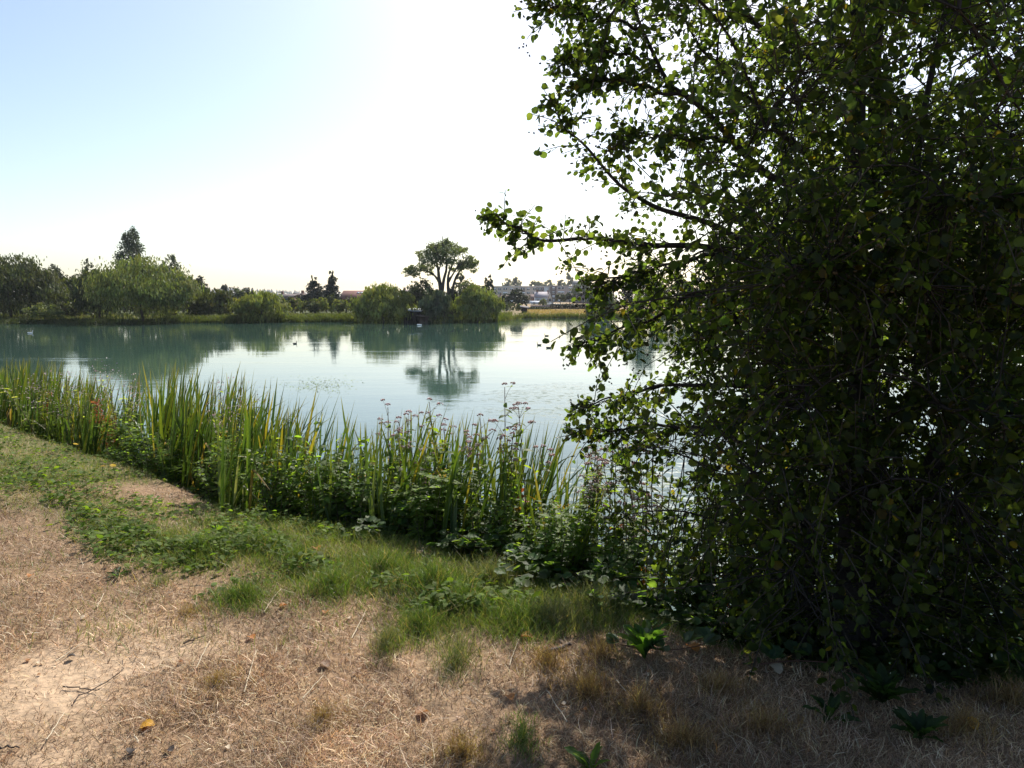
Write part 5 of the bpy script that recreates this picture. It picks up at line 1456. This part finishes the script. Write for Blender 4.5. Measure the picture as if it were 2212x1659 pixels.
# ------------------------------------------------------------------ dandelions, fallen leaves, sticks, straws
dv = []
for ring, (r_, nn) in enumerate(((.5, 14), (.32, 10))):
    for i in range(nn):
        a = 6.283 * i / nn; dv.append((math.cos(a) * r_, math.sin(a) * r_, .1 + .12 * ring)); dv.append((math.cos(a + .2) * r_, math.sin(a + .2) * r_, .1 + .12 * ring)); dv.append((0, 0, .05 + .1 * ring))
disc = MB().add(np.array(dv), np.arange(len(dv)).reshape(-1, 3), (.75, .50, .02)).mesh('flower_head', M_FLOWER)
dst = MB().add(*tube(np.array([[0, 0, 0], [.01, 0, .06], [.0, 0, .12]]), .0025, 4), (.12, .15, .05)).mesh('stem', M_STEM)
for px, py, lb in ((165, 968, 'left one of the upper pair of yellow dandelions'), (207, 971, 'right one of the upper pair of yellow dandelions'), (224, 1022, 'left one of the lower pair of yellow dandelions'),
                   (246, 1019, 'right one of the lower pair of yellow dandelions'), (42, 918, 'single yellow dandelion near the left edge')):
    g = G(px, py + 14)
    root = thing('dandelion', lb, 'flower', (g[0], g[1], float(height(g[0], g[1]))), px, 'yellow dandelions')
    link('stem', dst, root); o = link('flower_head', disc, root); o.location = (0, 0, .115); o.scale = (.055,) * 3; o.rotation_euler = (.35, 0, 0)

def fallen(seed, col):
    v, t = alder_leaf(True, seed); v = v.copy(); v[:, 2] += .35 * v[:, 0] ** 2 * 2 - .2 * (v[:, 1] - .5) ** 2 + .04; v[:, 2] -= v[:, 2].min()
    return MB().add(v, t, col).mesh('fallen_leaf', M_DEAD)
FL = [fallen(60 + i, c_) for i, c_ in enumerate([(.55, .30, .03), (.42, .17, .04), (.30, .15, .06), (.50, .40, .26), (.20, .12, .07), (.045, .035, .03), (.62, .52, .38)])]
def drop(label, px, py, size, var, rz, tilt=.2, group='fallen leaves on the turf'):
    g = G(px, py); o = link('fallen_leaf', FL[var], None, (g[0], g[1], float(height(g[0], g[1])) + .006))
    tilt = tilt * .3
    o.scale = (size,) * 3; o.rotation_euler = (tilt, tilt * .6, rz); tag(o, label, 'leaf', group)
drop('large yellow-orange fallen leaf on the dry turf at lower left', 335, 1572, .055, 0, 1.9, .25)
drop('orange fallen leaf between the green tufts', 686, 1193, .06, 1, .5, .3)
drop('yellow fallen leaf at the left of the largest green tuft', 868, 1262, .06, 0, 2.5, .6)
drop('rust leaf on the dry turf below the lone green tuft', 548, 1386, .04, 1, .9, .4)
drop('rust leaf right of the lone green tuft', 620, 1312, .04, 1, 2.2, .3)
drop('orange leaf left of the sparse tuft', 702, 1332, .036, 1, .1, .2)
drop('orange leaf near the far left edge of the turf', 62, 1252, .04, 1, .1, .2)
drop('dark leaf shape in place of a shaded pit at the bottom left edge', 281, 1643, .038, 5, .1, .1)  # stands in for a small shaded pit in the turf
drop('dark leaf shape for a shaded pit, right of the other at bottom left', 374, 1637, .035, 5, 1.1, .1)  # another shaded pit, drawn as a dark leaf shape
drop('dark curled leaf lying at mid left', 163, 1426, .035, 5, 2.1, .9)
drop('brown curled leaf on the turf near centre', 710, 1450, .05, 4, 1.0, .7)
drop('brown leaf in the shadow near the bottom centre', 925, 1545, .055, 2, 2.2, .6)
drop('orange leaf in the dappled shade', 1105, 1520, .042, 1, .4, .3)
drop('orange leaf above the dark stick', 1150, 1385, .06, 1, 1.4, .5)
drop('orange leaf right of the bright rosette', 1505, 1415, .07, 1, .4, .5)
drop('pale dead leaf pair hanging low under the flowering stalks', 1010, 1112, .11, 3, 1.2, .9)
drop('yellow leaf in the corner shade at lower right', 2110, 1590, .08, 0, .4, .3)
drop('pale leaf in the shade left of the large dark rosette', 1685, 1460, .07, 6, .4, .6)
rng = np.random.default_rng(29)
for i in range(46):
    px, py = rng.uniform(20, 1500), rng.uniform(1220, 1650)
    v_ = int(rng.choice([2, 3, 4, 6, 6, 3, 1]))
    desc = ['yellow', 'rust', 'brown', 'buff', 'dark brown', 'black', 'whitish'][v_]
    side = 'left' if px < 500 else ('middle' if px < 1000 else 'right')
    band = 'far' if py < 1360 else ('mid' if py < 1500 else 'front')
    drop('small %s leaf scrap on the %s %s of the turf' % (desc, band, side), px, py, rng.uniform(.012, .028), v_, rng.uniform(0, 6.28), rng.uniform(.1, .7), 'small leaf scraps')

def stick(label, a, b, r, col, seed, group='twigs on the turf', lift=.012, name='twig'):
    rg = np.random.default_rng(seed); A_, B_ = G(*a), G(*b); s = np.linspace(A_, B_, 9)
    s[:, 2] = height(s[:, 0], s[:, 1]) + lift
    s += rg.normal(size=(9, 3)) * ([.0012, .0012, .001] if name == 'straw_stem' else [.005, .005, .003]); o0 = s[0].copy()
    o = MB().add(*tube(s - o0, np.linspace(r, r * .6, 9), 6), col).build(name, M_WOOD, None, True, tuple(o0)); tag(o, label, 'twig', group)
stick('dark forked stick with pale end left of the bright rosette', (1172, 1418), (1240, 1398), .011, (.10, .08, .07), 1)
stick('thin dark twig on the dry turf at left', (160, 1526), (270, 1456), .0026, (.06, .045, .04), 2)
stick('short dark twig beside the long thin one at left', (135, 1487), (215, 1500), .003, (.07, .05, .04), 3)
stick('dark twig at the bottom left edge', (0, 1626), (42, 1620), .004, (.05, .04, .035), 4)
stick('dark twig near the middle of the turf', (400, 1395), (440, 1380), .004, (.08, .055, .04), 5)
stick('long pale fallen stalk leaning out from the alder shade', (1560, 1385), (1780, 1440), .005, (.25, .20, .15), 6, lift=.10)
stick('pale stalk lying level under the alder', (1530, 1395), (1700, 1395), .004, (.25, .21, .16), 7, lift=.06)
STR = [((528, 1508), (555, 1412)), ((570, 1332), (608, 1280)), ((425, 1455), (455, 1395)), ((640, 1205), (560, 1160)), ((900, 1120), (1010, 1190)), ((1430, 1600), (1420, 1560)),
       ((300, 1620), (290, 1600)), ((120, 1440), (180, 1400)), ((720, 1290), (790, 1240)), ((1225, 1570), (1180, 1500)), ((1330, 1480), (1370, 1530)), ((760, 1390), (790, 1330)),
       ((100, 1610), (140, 1550)), ((860, 1180), (820, 1140)), ((1000, 1180), (1030, 1120)), ((1240, 1290), (1200, 1220)), ((580, 1180), (530, 1120)), ((210, 1320), (225, 1290)), ((1100, 1450), (1120, 1390)), ((655, 1520), (700, 1470))]
for i, (a, b) in enumerate(STR):
    stick('pale straw stem at %s, %s' % ('left' if a[0] < 500 else 'middle' if a[0] < 900 else 'right', 'in the green strip' if a[1] < 1300 else 'on dry turf' if a[1] < 1480 else 'near the bottom edge'),
          a, b, .0026, (.55, .46, .33), 20 + i, 'pale straw stems', .02, 'straw_stem')

# ------------------------------------------------------------------ thin summer haze over the whole place
hz = MB().add(*boxv(-3700, 3700, -700, 6200, -3.0, 46.0), (.8, .8, .8))
m_hz = bpy.data.materials.new('haze_air'); m_hz.use_nodes = True
nt_ = m_hz.node_tree; nt_.nodes.clear()
pv = nt_.nodes.new('ShaderNodeVolumePrincipled'); ov = nt_.nodes.new('ShaderNodeOutputMaterial')
pv.inputs['Color'].default_value = (.86, .92, 1, 1); pv.inputs['Density'].default_value = .00013; pv.inputs['Anisotropy'].default_value = .3
nt_.links.new(pv.outputs['Volume'], ov.inputs['Volume'])
tag(hz.build('haze', m_hz), 'thin bright summer haze in the air', kind='stuff')

# ------------------------------------------------------------------ alike things: say which one, counted from the left
bpy.context.view_layer.update()
ordinal = ['first', 'second', 'third', 'fourth', 'fifth', 'sixth', 'seventh', 'eighth', 'ninth', 'tenth', 'eleventh', 'twelfth', 'thirteenth', 'fourteenth']
same = {}
for o in COL.objects:
    if o.parent is None and 'label' in o: same.setdefault(o['label'], []).append(o)
for lb, obs in same.items():
    if len(obs) < 2 or len(obs) > len(ordinal): continue
    obs.sort(key=lambda o: float(proj(np.array(o.matrix_world.translation))[0]))
    for i, o in enumerate(obs): o['label'] = '%s, %s from left' % (lb, ordinal[i])
